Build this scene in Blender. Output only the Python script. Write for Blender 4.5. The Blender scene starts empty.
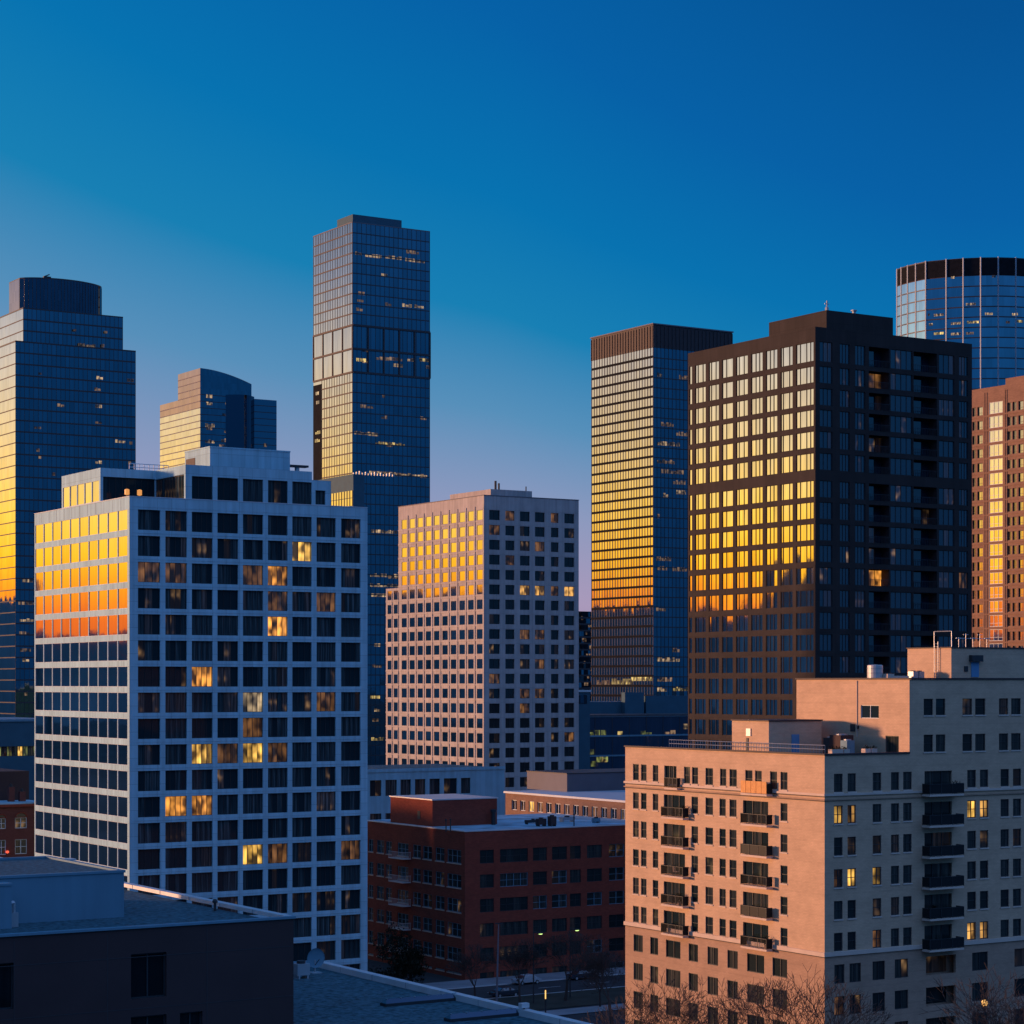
import bpy, math, random
from mathutils import Vector
random.seed(7)
S = bpy.context.scene
C = S.collection
R = math.radians

# ------------------------------------------------------------------ camera
F = 2200.0                 # focal length in picture widths of 1024
HZ = 683.0                 # row of the horizon
HC = 46.0                  # height of the eye above the street
cam = bpy.data.cameras.new('camera')
cam.sensor_width = 36.0
cam.lens = 36.0 * F / 1024.0
cam.shift_y = (HZ - 512.0) / 1024.0
cam.clip_start = 1.0
cam.clip_end = 20000.0
camo = bpy.data.objects.new('camera', cam)
camo.location = (0, 0, HC)
camo.rotation_euler = (R(90), 0, 0)
C.objects.link(camo)
S.camera = camo

# ------------------------------------------------------------------ sky and sun
SUN_AZ = R(83.0)           # to the left of the view direction
SUN_EL = R(4.0)
SUN_DIR = Vector((-math.sin(SUN_AZ) * math.cos(SUN_EL), math.cos(SUN_AZ) * math.cos(SUN_EL), math.sin(SUN_EL)))

def lin(r, g, b, k=1.0):
    f = lambda c: (c / 12.92 if c <= 0.04045 else ((c + 0.055) / 1.055) ** 2.4)
    return (f(r / 255) * k, f(g / 255) * k, f(b / 255) * k, 1.0)

W = bpy.data.worlds.new('World')
S.world = W
W.use_nodes = True
nt = W.node_tree
nt.nodes.clear()
N = nt.nodes.new
L = nt.links.new
def math_node(tree, op, a, b=None, c=None, clamp=False):
    n = tree.nodes.new('ShaderNodeMath')
    n.operation = op
    n.use_clamp = clamp
    for i, v in enumerate((a, b, c)):
        if v is None:
            continue
        if isinstance(v, (int, float)):
            n.inputs[i].default_value = v
        else:
            tree.links.new(v, n.inputs[i])
    return n.outputs[0]
def ramp_node(tree, fac, stops, mode='EASE'):
    n = tree.nodes.new('ShaderNodeValToRGB')
    n.color_ramp.interpolation = mode
    el = n.color_ramp.elements
    while len(el) < len(stops):
        el.new(0.5)
    for e, (p, c) in zip(el, stops):
        e.position = p
        e.color = c
    tree.links.new(fac, n.inputs[0])
    return n.outputs[0]
tc = N('ShaderNodeTexCoord')
sep = N('ShaderNodeSeparateXYZ')
L(tc.outputs['Generated'], sep.inputs[0])
x, y, z = sep.outputs
elev = math_node(nt, 'MULTIPLY', math_node(nt, 'ARCSINE', z), 180 / math.pi)           # degrees
hl = math_node(nt, 'SQRT', math_node(nt, 'ADD', math_node(nt, 'MULTIPLY', x, x), math_node(nt, 'ADD', math_node(nt, 'MULTIPLY', y, y), 1e-6)))
cosaz = math_node(nt, 'DIVIDE', math_node(nt, 'ADD', math_node(nt, 'MULTIPLY', x, -math.sin(R(93))), math_node(nt, 'MULTIPLY', y, math.cos(R(93)))), hl)
azd = math_node(nt, 'MULTIPLY', math_node(nt, 'ARCCOSINE', math_node(nt, 'MULTIPLY', cosaz, 0.99999)), 180 / math.pi)  # 0 at the sun .. 180
# the sky away from the sun: deep blue above, lavender and rose at the horizon; the pale belt stands higher towards the sun
belt = math_node(nt, 'MULTIPLY', elev, ramp_node(nt, math_node(nt, 'DIVIDE', azd, 180.0),
        [(0.0, (0.55,) * 3 + (1,)), (0.43, (0.66,) * 3 + (1,)), (0.515, (1.0,) * 3 + (1,)), (0.58, (1.45,) * 3 + (1,)), (1.0, (1.7,) * 3 + (1,))], 'LINEAR'))
def E(d):
    return max(0.0, min(1.0, d / 40.0))
SKYK = 0.95
far_sky = ramp_node(nt, math_node(nt, 'DIVIDE', belt, 40.0, clamp=True), [
    (E(0.0), lin(150, 128, 160, SKYK)),
    (E(2.2), lin(172, 156, 190, SKYK)),
    (E(4.5), lin(144, 156, 194, SKYK)),
    (E(7.0), lin(88, 146, 190, SKYK)),
    (E(9.5), lin(20, 130, 184, SKYK)),
    (E(12.5), lin(0, 116, 180, SKYK)),
    (E(17.0), lin(0, 98, 170, SKYK)),
    (E(24.0), lin(0, 84, 152, SKYK)),
    (E(40.0), lin(0, 70, 130, SKYK))], 'LINEAR')
near_sky = ramp_node(nt, math_node(nt, 'DIVIDE', elev, 40.0, clamp=True), [
    (E(0.0), (1.6, 0.22, 0.05, 1)),
    (E(1.6), (2.1, 0.40, 0.05, 1)),
    (E(2.4), (2.7, 0.85, 0.04, 1)),
    (E(3.2), (2.9, 1.38, 0.06, 1)),
    (E(4.4), (2.7, 1.60, 0.24, 1)),
    (E(6.3), (2.0, 1.45, 0.72, 1)),
    (E(8.4), (1.38, 1.20, 1.04, 1)),
    (E(10.5), (0.62, 0.70, 0.95, 1)),
    (E(13.0), (0.16, 0.28, 0.52, 1)),
    (E(22.0), (0.04, 0.18, 0.42, 1)),
    (E(40.0), (0.01, 0.09, 0.24, 1))], 'LINEAR')
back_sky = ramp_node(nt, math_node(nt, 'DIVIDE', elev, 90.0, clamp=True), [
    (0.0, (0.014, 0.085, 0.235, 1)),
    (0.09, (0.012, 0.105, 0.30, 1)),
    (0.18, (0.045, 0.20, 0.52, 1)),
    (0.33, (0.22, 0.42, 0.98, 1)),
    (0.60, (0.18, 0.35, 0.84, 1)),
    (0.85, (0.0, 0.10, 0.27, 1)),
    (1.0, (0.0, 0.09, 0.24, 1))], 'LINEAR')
saz = math_node(nt, 'MULTIPLY_ADD', math_node(nt, 'ARCTAN2', math_node(nt, 'MULTIPLY', x, -1.0), y), 1 / (2 * math.pi), 0.5)   # 0.5 straight ahead, more to the left
A_ = lambda d: d / 360.0 + 0.5
K0, K1 = (0, 0, 0, 1), (1, 1, 1, 1)
glow = ramp_node(nt, saz, [(A_(29), K0), (A_(49), K1), (A_(97), K1), (A_(120), K0)], 'EASE')
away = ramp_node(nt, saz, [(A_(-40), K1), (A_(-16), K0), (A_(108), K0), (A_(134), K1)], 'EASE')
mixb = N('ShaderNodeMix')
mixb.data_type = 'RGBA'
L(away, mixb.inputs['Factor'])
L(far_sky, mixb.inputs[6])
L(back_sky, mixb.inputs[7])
mixs = N('ShaderNodeMix')
mixs.data_type = 'RGBA'
L(glow, mixs.inputs['Factor'])
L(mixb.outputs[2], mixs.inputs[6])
L(near_sky, mixs.inputs[7])
sky = N('ShaderNodeTexSky')
sky.sky_type = 'NISHITA'
sky.sun_disc = False
sky.sun_elevation = SUN_EL
sky.sun_rotation = -SUN_AZ
bg1 = N('ShaderNodeBackground')
L(mixs.outputs[2], bg1.inputs[0])
bg1.inputs[1].default_value = 1.0
bg2 = N('ShaderNodeBackground')
L(sky.outputs[0], bg2.inputs[0])
bg2.inputs[1].default_value = 0.002
add = N('ShaderNodeAddShader')
L(bg1.outputs[0], add.inputs[0])
L(bg2.outputs[0], add.inputs[1])
wo = N('ShaderNodeOutputWorld')
L(add.outputs[0], wo.inputs[0])

sun = bpy.data.lights.new('sun', 'SUN')
sun.energy = 4.6
sun.angle = R(4.5)
sun.color = (1.0, 0.50, 0.27)
suno = bpy.data.objects.new('sun', sun)
suno.rotation_euler = SUN_DIR.to_track_quat('Z', 'Y').to_euler()
suno.location = (-50, 20, 150)
C.objects.link(suno)

S.view_settings.view_transform = 'Standard'
S.view_settings.look = 'None'
S.view_settings.exposure = 0.0
S.view_settings.gamma = 1.0

# ------------------------------------------------------------------ materials
def new_mat(name):
    m = bpy.data.materials.new(name)
    m.use_nodes = True
    t = m.node_tree
    b = t.nodes['Principled BSDF']
    return m, t, b
def surf(name, col, rough=0.8, var=0.12, scale=0.6, metal=0.0, bump=0.0, bscale=30.0, spec=0.3, stain=0.0, panel=None):
    """A weathered plain surface: colour drifts at two sizes; stain adds vertical run marks."""
    m, t, b = new_mat(name)
    n, l = t.nodes.new, t.links.new
    co = n('ShaderNodeTexCoord')
    a = n('ShaderNodeTexNoise'); a.inputs['Scale'].default_value = scale; a.inputs['Detail'].default_value = 6
    l(co.outputs['Object'], a.inputs['Vector'])
    v = n('ShaderNodeMapRange'); v.inputs[1].default_value = 0.3; v.inputs[2].default_value = 0.7
    v.inputs[3].default_value = 1 - var; v.inputs[4].default_value = 1 + var
    l(a.outputs['Fac'], v.inputs[0])
    fac = v.outputs[0]
    if stain > 0:
        mp = n('ShaderNodeMapping'); mp.inputs['Scale'].default_value = (1.3, 1.3, 0.06)
        l(co.outputs['Object'], mp.inputs[0])
        s = n('ShaderNodeTexNoise'); s.inputs['Scale'].default_value = 1.0; s.inputs['Detail'].default_value = 5
        l(mp.outputs[0], s.inputs['Vector'])
        w = n('ShaderNodeMapRange'); w.inputs[1].default_value = 0.35; w.inputs[2].default_value = 0.65
        w.inputs[3].default_value = 1 - stain; w.inputs[4].default_value = 1 + stain * 0.4
        l(s.outputs['Fac'], w.inputs[0])
        fac = math_node(t, 'MULTIPLY', fac, w.outputs[0])
    if panel:
        # cast or pressed panels: each a shade apart, with a thin joint
        sp = n('ShaderNodeSeparateXYZ'); l(co.outputs['Object'], sp.inputs[0])
        run = math_node(t, 'DIVIDE', math_node(t, 'ADD', sp.outputs[0], sp.outputs[1]), panel[0])
        up = math_node(t, 'DIVIDE', sp.outputs[2], panel[1])
        cbp = n('ShaderNodeCombineXYZ'); l(math_node(t, 'FLOOR', run), cbp.inputs[0]); l(math_node(t, 'FLOOR', up), cbp.inputs[1])
        wn = n('ShaderNodeTexWhiteNoise'); l(cbp.outputs[0], wn.inputs['Vector'])
        fac = math_node(t, 'MULTIPLY', fac, math_node(t, 'MULTIPLY_ADD', wn.outputs['Value'], panel[2], 1 - panel[2] / 2))
        j1 = math_node(t, 'LESS_THAN', math_node(t, 'FRACT', run), 0.05 / panel[0])
        j2 = math_node(t, 'LESS_THAN', math_node(t, 'FRACT', up), 0.05 / panel[1])
        jt = math_node(t, 'MAXIMUM', j1, j2)
        fac = math_node(t, 'MULTIPLY', fac, math_node(t, 'MULTIPLY_ADD', jt, -0.35, 1.0))
    mx = n('ShaderNodeVectorMath'); mx.operation = 'SCALE'
    mx.inputs[0].default_value = col[:3]
    l(fac, mx.inputs['Scale'])
    l(mx.outputs[0], b.inputs['Base Color'])
    b.inputs['Roughness'].default_value = rough
    b.inputs['Metallic'].default_value = metal
    b.inputs['Specular IOR Level'].default_value = spec
    if bump > 0:
        bn = n('ShaderNodeTexNoise'); bn.inputs['Scale'].default_value = bscale; bn.inputs['Detail'].default_value = 4
        l(co.outputs['Object'], bn.inputs['Vector'])
        bp = n('ShaderNodeBump'); bp.inputs['Strength'].default_value = bump; bp.inputs['Distance'].default_value = 0.05
        l(bn.outputs['Fac'], bp.inputs['Height'])
        l(bp.outputs[0], b.inputs['Normal'])
    return m
def masonry(name, col, mortar, bw=0.6, bh=0.2, var=0.1, course=0.0):
    """Coursed brick or block laid along x+y, the run of every wall of a squared building."""
    m, t, b = new_mat(name)
    n, l = t.nodes.new, t.links.new
    co = n('ShaderNodeTexCoord')
    sp = n('ShaderNodeSeparateXYZ'); l(co.outputs['Object'], sp.inputs[0])
    cb = n('ShaderNodeCombineXYZ')
    l(math_node(t, 'ADD', sp.outputs[0], sp.outputs[1]), cb.inputs[0]); l(sp.outputs[2], cb.inputs[1])
    br = n('ShaderNodeTexBrick')
    br.inputs['Scale'].default_value = 1.0
    br.inputs['Brick Width'].default_value = bw
    br.inputs['Row Height'].default_value = bh
    br.inputs['Mortar Size'].default_value = bh * 0.1
    br.inputs['Color1'].default_value = tuple(c * (1 + var) for c in col[:3]) + (1,)
    br.inputs['Color2'].default_value = tuple(c * (1 - var) for c in col[:3]) + (1,)
    br.inputs['Mortar'].default_value = tuple(mortar[:3]) + (1,)
    l(cb.outputs[0], br.inputs['Vector'])
    a = n('ShaderNodeTexNoise'); a.inputs['Scale'].default_value = 0.35; a.inputs['Detail'].default_value = 8; a.inputs['Roughness'].default_value = 0.65
    mp = n('ShaderNodeMapping'); mp.inputs['Scale'].default_value = (1, 1, 1.6)
    l(co.outputs['Object'], mp.inputs[0]); l(mp.outputs[0], a.inputs['Vector'])
    v = n('ShaderNodeMapRange'); v.inputs[1].default_value = 0.3; v.inputs[2].default_value = 0.7
    v.inputs[3].default_value = 0.86; v.inputs[4].default_value = 1.1
    l(a.outputs['Fac'], v.inputs[0])
    fac = v.outputs[0]
    if course > 0:
        # every so many courses a slightly darker one
        w = math_node(t, 'FRACT', math_node(t, 'MULTIPLY', sp.outputs[2], 1 / 1.02))
        ln = math_node(t, 'LESS_THAN', w, 0.13)
        fac = math_node(t, 'MULTIPLY', fac, math_node(t, 'SUBTRACT', 1.0, math_node(t, 'MULTIPLY', ln, course)))
    mx = n('ShaderNodeVectorMath'); mx.operation = 'SCALE'
    l(br.outputs['Color'], mx.inputs[0]); l(fac, mx.inputs['Scale'])
    l(mx.outputs[0], b.inputs['Base Color'])
    b.inputs['Roughness'].default_value = 0.88
    b.inputs['Specular IOR Level'].default_value = 0.2
    return m
def glass(name, ior=2.0, tint=(0.010, 0.014, 0.018), curtain=(0.16, 0.13, 0.10), amount=0.5, metal=0.0, base=None,
          lit=None, lit_k=0.0, faint=0.0, streak=0.12, spec=0.5, wave=0.0015, rough=0.03):
    """Window glass over a dim room. 'rnd' (0..1 per pane) picks curtains, blinds and lamps; UV is in metres inside the pane."""
    m, t, b = new_mat(name)
    n, l = t.nodes.new, t.links.new
    at = n('ShaderNodeAttribute'); at.attribute_name = 'rnd'
    r = at.outputs['Fac']
    r2 = math_node(t, 'FRACT', math_node(t, 'MULTIPLY', r, 17.31))
    r3 = math_node(t, 'FRACT', math_node(t, 'MULTIPLY', r, 91.7))
    uv = n('ShaderNodeUVMap'); uv.uv_map = 'UVMap'
    sp = n('ShaderNodeSeparateXYZ'); l(uv.outputs[0], sp.inputs[0])
    u, v = sp.outputs[0], sp.outputs[1]
    cb = n('ShaderNodeCombineXYZ')
    l(math_node(t, 'ADD', math_node(t, 'MULTIPLY', u, 3.2), math_node(t, 'MULTIPLY', r, 400.0)), cb.inputs[0])
    l(math_node(t, 'MULTIPLY', v, 0.12), cb.inputs[1])
    fold = n('ShaderNodeTexNoise'); fold.inputs['Scale'].default_value = 1.0; fold.inputs['Detail'].default_value = 3
    l(cb.outputs[0], fold.inputs['Vector'])
    folds = n('ShaderNodeMapRange'); folds.inputs[1].default_value = 0.32; folds.inputs[2].default_value = 0.7
    l(fold.outputs['Fac'], folds.inputs[0])
    cb2 = n('ShaderNodeCombineXYZ')
    l(math_node(t, 'ADD', math_node(t, 'MULTIPLY', u, 0.55), math_node(t, 'MULTIPLY', r, 700.0)), cb2.inputs[0])
    l(math_node(t, 'MULTIPLY', v, 0.42), cb2.inputs[1])
    room = n('ShaderNodeTexNoise'); room.inputs['Scale'].default_value = 1.0; room.inputs['Detail'].default_value = 1.5
    l(cb2.outputs[0], room.inputs['Vector'])
    has = math_node(t, 'LESS_THAN', r2, amount)
    cm = math_node(t, 'MULTIPLY', has, math_node(t, 'MULTIPLY', folds.outputs[0], folds.outputs[0]))
    mix = n('ShaderNodeMix'); mix.data_type = 'RGBA'
    l(cm, mix.inputs['Factor'])
    mix.inputs[6].default_value = tuple(tint) + (1,)
    mix.inputs[7].default_value = tuple(curtain) + (1,)
    if metal > 0:
        mv = n('ShaderNodeVectorMath'); mv.operation = 'SCALE'
        mv.inputs[0].default_value = tuple(base)
        l(math_node(t, 'ADD', 0.78, math_node(t, 'ADD', math_node(t, 'MULTIPLY', r2, 0.18), math_node(t, 'MULTIPLY', folds.outputs[0], streak))), mv.inputs['Scale'])
        l(mv.outputs[0], b.inputs['Base Color'])
    else:
        l(mix.outputs[2], b.inputs['Base Color'])
    b.inputs['Metallic'].default_value = metal
    b.inputs['Roughness'].default_value = rough
    b.inputs['IOR'].default_value = ior
    b.inputs['Specular IOR Level'].default_value = spec
    if wave > 0:
        wn = n('ShaderNodeTexNoise'); wn.inputs['Scale'].default_value = 0.35; wn.inputs['Detail'].default_value = 2
        co = n('ShaderNodeTexCoord'); l(co.outputs['Object'], wn.inputs['Vector'])
        bp = n('ShaderNodeBump'); bp.inputs['Strength'].default_value = 1.0; bp.inputs['Distance'].default_value = wave
        l(wn.outputs['Fac'], bp.inputs['Height']); l(bp.outputs[0], b.inputs['Normal'])
    if lit is not None:
        # lamp-lit room behind drawn or half-drawn curtains
        rs = n('ShaderNodeMapRange'); rs.inputs[1].default_value = 0.35; rs.inputs[2].default_value = 0.68
        l(room.outputs['Fac'], rs.inputs[0])
        # each casement has its own share of light: curtain drawn, half drawn, lamp in view or turned away
        lev = math_node(t, 'ADD', 0.10, math_node(t, 'MULTIPLY', math_node(t, 'POWER', r3, 1.4), 1.15))
        lampb = math_node(t, 'POWER', rs.outputs[0], 2.5)
        msk = n('ShaderNodeMapRange'); msk.inputs[1].default_value = 0.40; msk.inputs[2].default_value = 0.56; msk.inputs[3].default_value = 0.12
        l(room.outputs['Fac'], msk.inputs[0])
        pat = math_node(t, 'ADD', math_node(t, 'MULTIPLY', msk.outputs[0], math_node(t, 'MULTIPLY', math_node(t, 'ADD', 0.45, math_node(t, 'MULTIPLY', folds.outputs[0], 0.55)), lev)), math_node(t, 'MULTIPLY', lampb, 0.75))
        b.inputs['Emission Color'].default_value = tuple(lit) + (1,)
        l(math_node(t, 'MULTIPLY', pat, lit_k), b.inputs['Emission Strength'])
    elif faint > 0:
        # a lamp somewhere deep in the flat, seen in a few of the windows
        on = math_node(t, 'GREATER_THAN', r3, 0.80)
        rs = n('ShaderNodeMapRange'); rs.inputs[1].default_value = 0.50; rs.inputs[2].default_value = 0.74
        l(room.outputs['Fac'], rs.inputs[0])
        b.inputs['Emission Color'].default_value = (1.0, 0.55, 0.22, 1)
        l(math_node(t, 'MULTIPLY', on, math_node(t, 'MULTIPLY', math_node(t, 'ADD', math_node(t, 'POWER', rs.outputs[0], 3.0), math_node(t, 'MULTIPLY', folds.outputs[0], 0.035)), faint)), b.inputs['Emission Strength'])
    return m
def lamp_mat(name, col, k):
    m, t, b = new_mat(name)
    b.inputs['Base Color'].default_value = (0.35 * col[0], 0.35 * col[1], 0.35 * col[2], 1)
    b.inputs['Emission Color'].default_value = tuple(col) + (1,)
    b.inputs['Emission Strength'].default_value = k
    return m

M = {}
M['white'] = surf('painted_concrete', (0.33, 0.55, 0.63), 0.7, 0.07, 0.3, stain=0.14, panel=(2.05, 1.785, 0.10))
M['white_frame'] = surf('white_metal', (0.55, 0.60, 0.64), 0.5, 0.04)
M['dark_frame'] = surf('dark_metal', (0.03, 0.035, 0.04), 0.5, 0.05)
M['steel'] = surf('galvanised_steel', (0.42, 0.44, 0.46), 0.45, 0.1, metal=0.5)
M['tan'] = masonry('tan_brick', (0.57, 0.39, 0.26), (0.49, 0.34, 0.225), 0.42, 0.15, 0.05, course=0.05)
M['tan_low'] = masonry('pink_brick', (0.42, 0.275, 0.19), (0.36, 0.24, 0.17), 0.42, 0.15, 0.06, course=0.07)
M['tan_trim'] = surf('limestone_trim', (0.60, 0.47, 0.38), 0.8, 0.08)
M['brick'] = masonry('red_brick', (0.25, 0.052, 0.032), (0.20, 0.058, 0.040), 0.5, 0.16, 0.14)
M['brick_dark'] = masonry('dark_red_brick', (0.15, 0.05, 0.042), (0.13, 0.055, 0.046), 0.5, 0.16, 0.14)
M['concrete'] = surf('precast_concrete', (0.42, 0.38, 0.36), 0.8, 0.08, 0.4, stain=0.16, panel=(3.6, 3.73, 0.10))
M['bronze'] = surf('brown_metal_panel', (0.032, 0.025, 0.024), 0.85, 0.12, 0.3, stain=0.12, panel=(2.05, 1.68, 0.2))
M['brown_brick'] = masonry('orange_brick', (0.25, 0.145, 0.10), (0.21, 0.13, 0.095), 0.6, 0.22, 0.1)
M['roof_grav'] = surf('gravel_roof', (0.05, 0.115, 0.14), 0.95, 0.6, 3.0, bump=1.0, bscale=5, spec=0.15, stain=0.0)
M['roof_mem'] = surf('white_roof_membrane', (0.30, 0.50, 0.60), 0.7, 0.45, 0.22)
M['blue_panel'] = surf('pale_blue_render', (0.20, 0.46, 0.58), 0.7, 0.08, 0.4, stain=0.15)
M['slate_panel'] = surf('slate_panel', (0.035, 0.10, 0.14), 0.7, 0.1, 0.4)
M['roof_dark'] = surf('dark_roof', (0.08, 0.08, 0.085), 0.9, 0.2, 0.5)
M['cap'] = surf('metal_coping', (0.62, 0.62, 0.62), 0.45, 0.08, 0.8, metal=0.25)
M['dark_panel'] = surf('charcoal_panel', (0.055, 0.032, 0.032), 0.75, 0.1, 0.25)
M['grey_panel'] = surf('grey_metal_panel', (0.12, 0.24, 0.31), 0.6, 0.06, 0.3, stain=0.08)
M['fin'] = surf('aluminium_fin', (0.15, 0.145, 0.165), 0.6, 0.05, spec=0.15)
M['fin_dark'] = surf('dark_fin', (0.05, 0.045, 0.05), 0.5, 0.05)
M['pier'] = surf('pale_pier', (0.30, 0.35, 0.40), 0.6, 0.05)
M['louvre'] = surf('brown_louvre', (0.05, 0.035, 0.036), 0.6, 0.1)
M['wood'] = surf('orange_timber', (0.65, 0.30, 0.09), 0.6, 0.15, 2)
M['rail_glass'] = surf('smoked_railing', (0.012, 0.016, 0.018), 0.5, 0.1, spec=0.15)
M['blue_door'] = surf('blue_door', (0.10, 0.25, 0.42), 0.5, 0.05)
M['bark'] = surf('bare_bark', (0.055, 0.042, 0.038), 0.9, 0.2, 3)
M['asphalt'] = surf('asphalt', (0.045, 0.047, 0.052), 0.9, 0.2, 0.15)
M['paving'] = surf('pale_paving', (0.26, 0.27, 0.29), 0.9, 0.15, 0.3)
M['soil'] = surf('winter_grass', (0.045, 0.045, 0.035), 0.95, 0.3, 0.3)
M['hill'] = surf('winter_hills', (0.20, 0.34, 0.38), 1.0, 0.3, 0.01, spec=0.0)
M['black_panel'] = surf('black_panel', (0.012, 0.013, 0.016), 0.9, 0.2, 0.5, spec=0.08)
M['terrain'] = surf('terrain', (0.10, 0.15, 0.16), 1.0, 0.2, 0.01, spec=0.0)
M['paint'] = surf('road_paint', (0.7, 0.7, 0.68), 0.7, 0.1)
M['tank'] = surf('galvanised_tank', (0.55, 0.54, 0.53), 0.5, 0.12, 0.8, metal=0.3)
M['leaf'] = surf('evergreen_leaf', (0.016, 0.022, 0.012), 0.95, 0.4, 1.0)
M['car_dark'] = surf('car_paint_dark', (0.03, 0.035, 0.05), 0.25, 0.02, spec=0.6)
M['car_silver'] = surf('car_paint_silver', (0.35, 0.36, 0.38), 0.3, 0.02, spec=0.6)
M['tyre'] = surf('tyre_rubber', (0.02, 0.02, 0.02), 0.8, 0.05)
# glass: homes (clear), coated curtain walls, lit rooms
M['g_home'] = glass('home_glass', 1.42, spec=0.10, tint=(0.010, 0.026, 0.033), amount=0.55, curtain=(0.10, 0.14, 0.15), faint=0.24)
M['g_side'] = glass('home_glass_coated', metal=1.0, base=(0.36, 0.36, 0.345), streak=0.2, wave=0.0028)
M['g_side2'] = glass('flat_glass_coated', metal=1.0, base=(0.40, 0.395, 0.37), streak=0.40, wave=0.0028)
M['g_tan'] = glass('flat_glass', 1.5, tint=(0.013, 0.022, 0.023), curtain=(0.085, 0.085, 0.075), amount=0.6, faint=0.20)
M['g_office'] = glass('office_glass', 1.6, tint=(0.008, 0.011, 0.013), amount=0.45, curtain=(0.03, 0.028, 0.026), faint=0.35)
M['g_dark'] = glass('blue_grey_glass', 2.15, tint=(0.004, 0.014, 0.034), curtain=(0.02, 0.03, 0.05), amount=0.5, faint=0.30)
M['g_tower'] = glass('coated_tower_glass', metal=1.0, base=(0.13, 0.25, 0.33), wave=0.004)
M['g_gold'] = glass('coated_pale_glass', metal=1.0, base=(0.37, 0.36, 0.34), streak=0.25, wave=0.005)
M['g_rose'] = glass('rose_glass', metal=1.0, base=(0.24, 0.155, 0.15), wave=0.003)
M['g_sky'] = glass('pale_blue_glass', metal=1.0, base=(0.30, 0.46, 0.55), wave=0.004)
M['g_deep'] = glass('deep_blue_glass', metal=1.0, base=(0.07, 0.11, 0.16), wave=0.004)
M['g_podium'] = glass('podium_glass', 1.6, tint=(0.01, 0.035, 0.07), curtain=(0.02, 0.05, 0.09), amount=0.4, faint=0.05)
M['lit_far'] = glass('lit_office_pane', 1.6, tint=(0.03, 0.03, 0.03), lit=(1.0, 0.66, 0.34), lit_k=0.55)
M['lit_far_dim'] = glass('lit_office_pane_dim', 1.6, tint=(0.02, 0.02, 0.02), lit=(1.0, 0.60, 0.32), lit_k=0.22)
M['lit_far_yellow'] = glass('lit_office_pane_yellow', 1.6, tint=(0.03, 0.03, 0.02), lit=(1.0, 0.70, 0.22), lit_k=0.75)
M['lit_warm'] = glass('lit_window_warm', 1.6, tint=(0.05, 0.03, 0.02), lit=(1.0, 0.38, 0.06), lit_k=1.5)
M['lit_yellow'] = glass('lit_window_yellow', 1.6, tint=(0.05, 0.04, 0.02), lit=(1.0, 0.54, 0.10), lit_k=1.45)
M['lit_white'] = glass('lit_window_pale', 1.6, tint=(0.05, 0.05, 0.04), lit=(1.0, 0.70, 0.38), lit_k=0.75)
M['lit_part'] = glass('lit_window_part', 1.6, tint=(0.03, 0.02, 0.015), lit=(1.0, 0.50, 0.12), lit_k=0.8)
M['lit_dim'] = glass('lit_window_dim', 1.7, tint=(0.02, 0.015, 0.012), lit=(1.0, 0.42, 0.12), lit_k=0.17)
M['lit_green'] = glass('lit_window_green', 1.7, tint=(0.02, 0.02, 0.012), lit=(0.55, 0.60, 0.16), lit_k=0.35)
M['lamp_warm'] = lamp_mat('lamp_globe', (1.0, 0.52, 0.14), 1.6)
M['lamp_green'] = lamp_mat('street_lamp_light', (0.70, 1.0, 0.30), 1.6)
M['lamp_red'] = lamp_mat('red_lamp', (1.0, 0.12, 0.06), 1.2)

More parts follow.
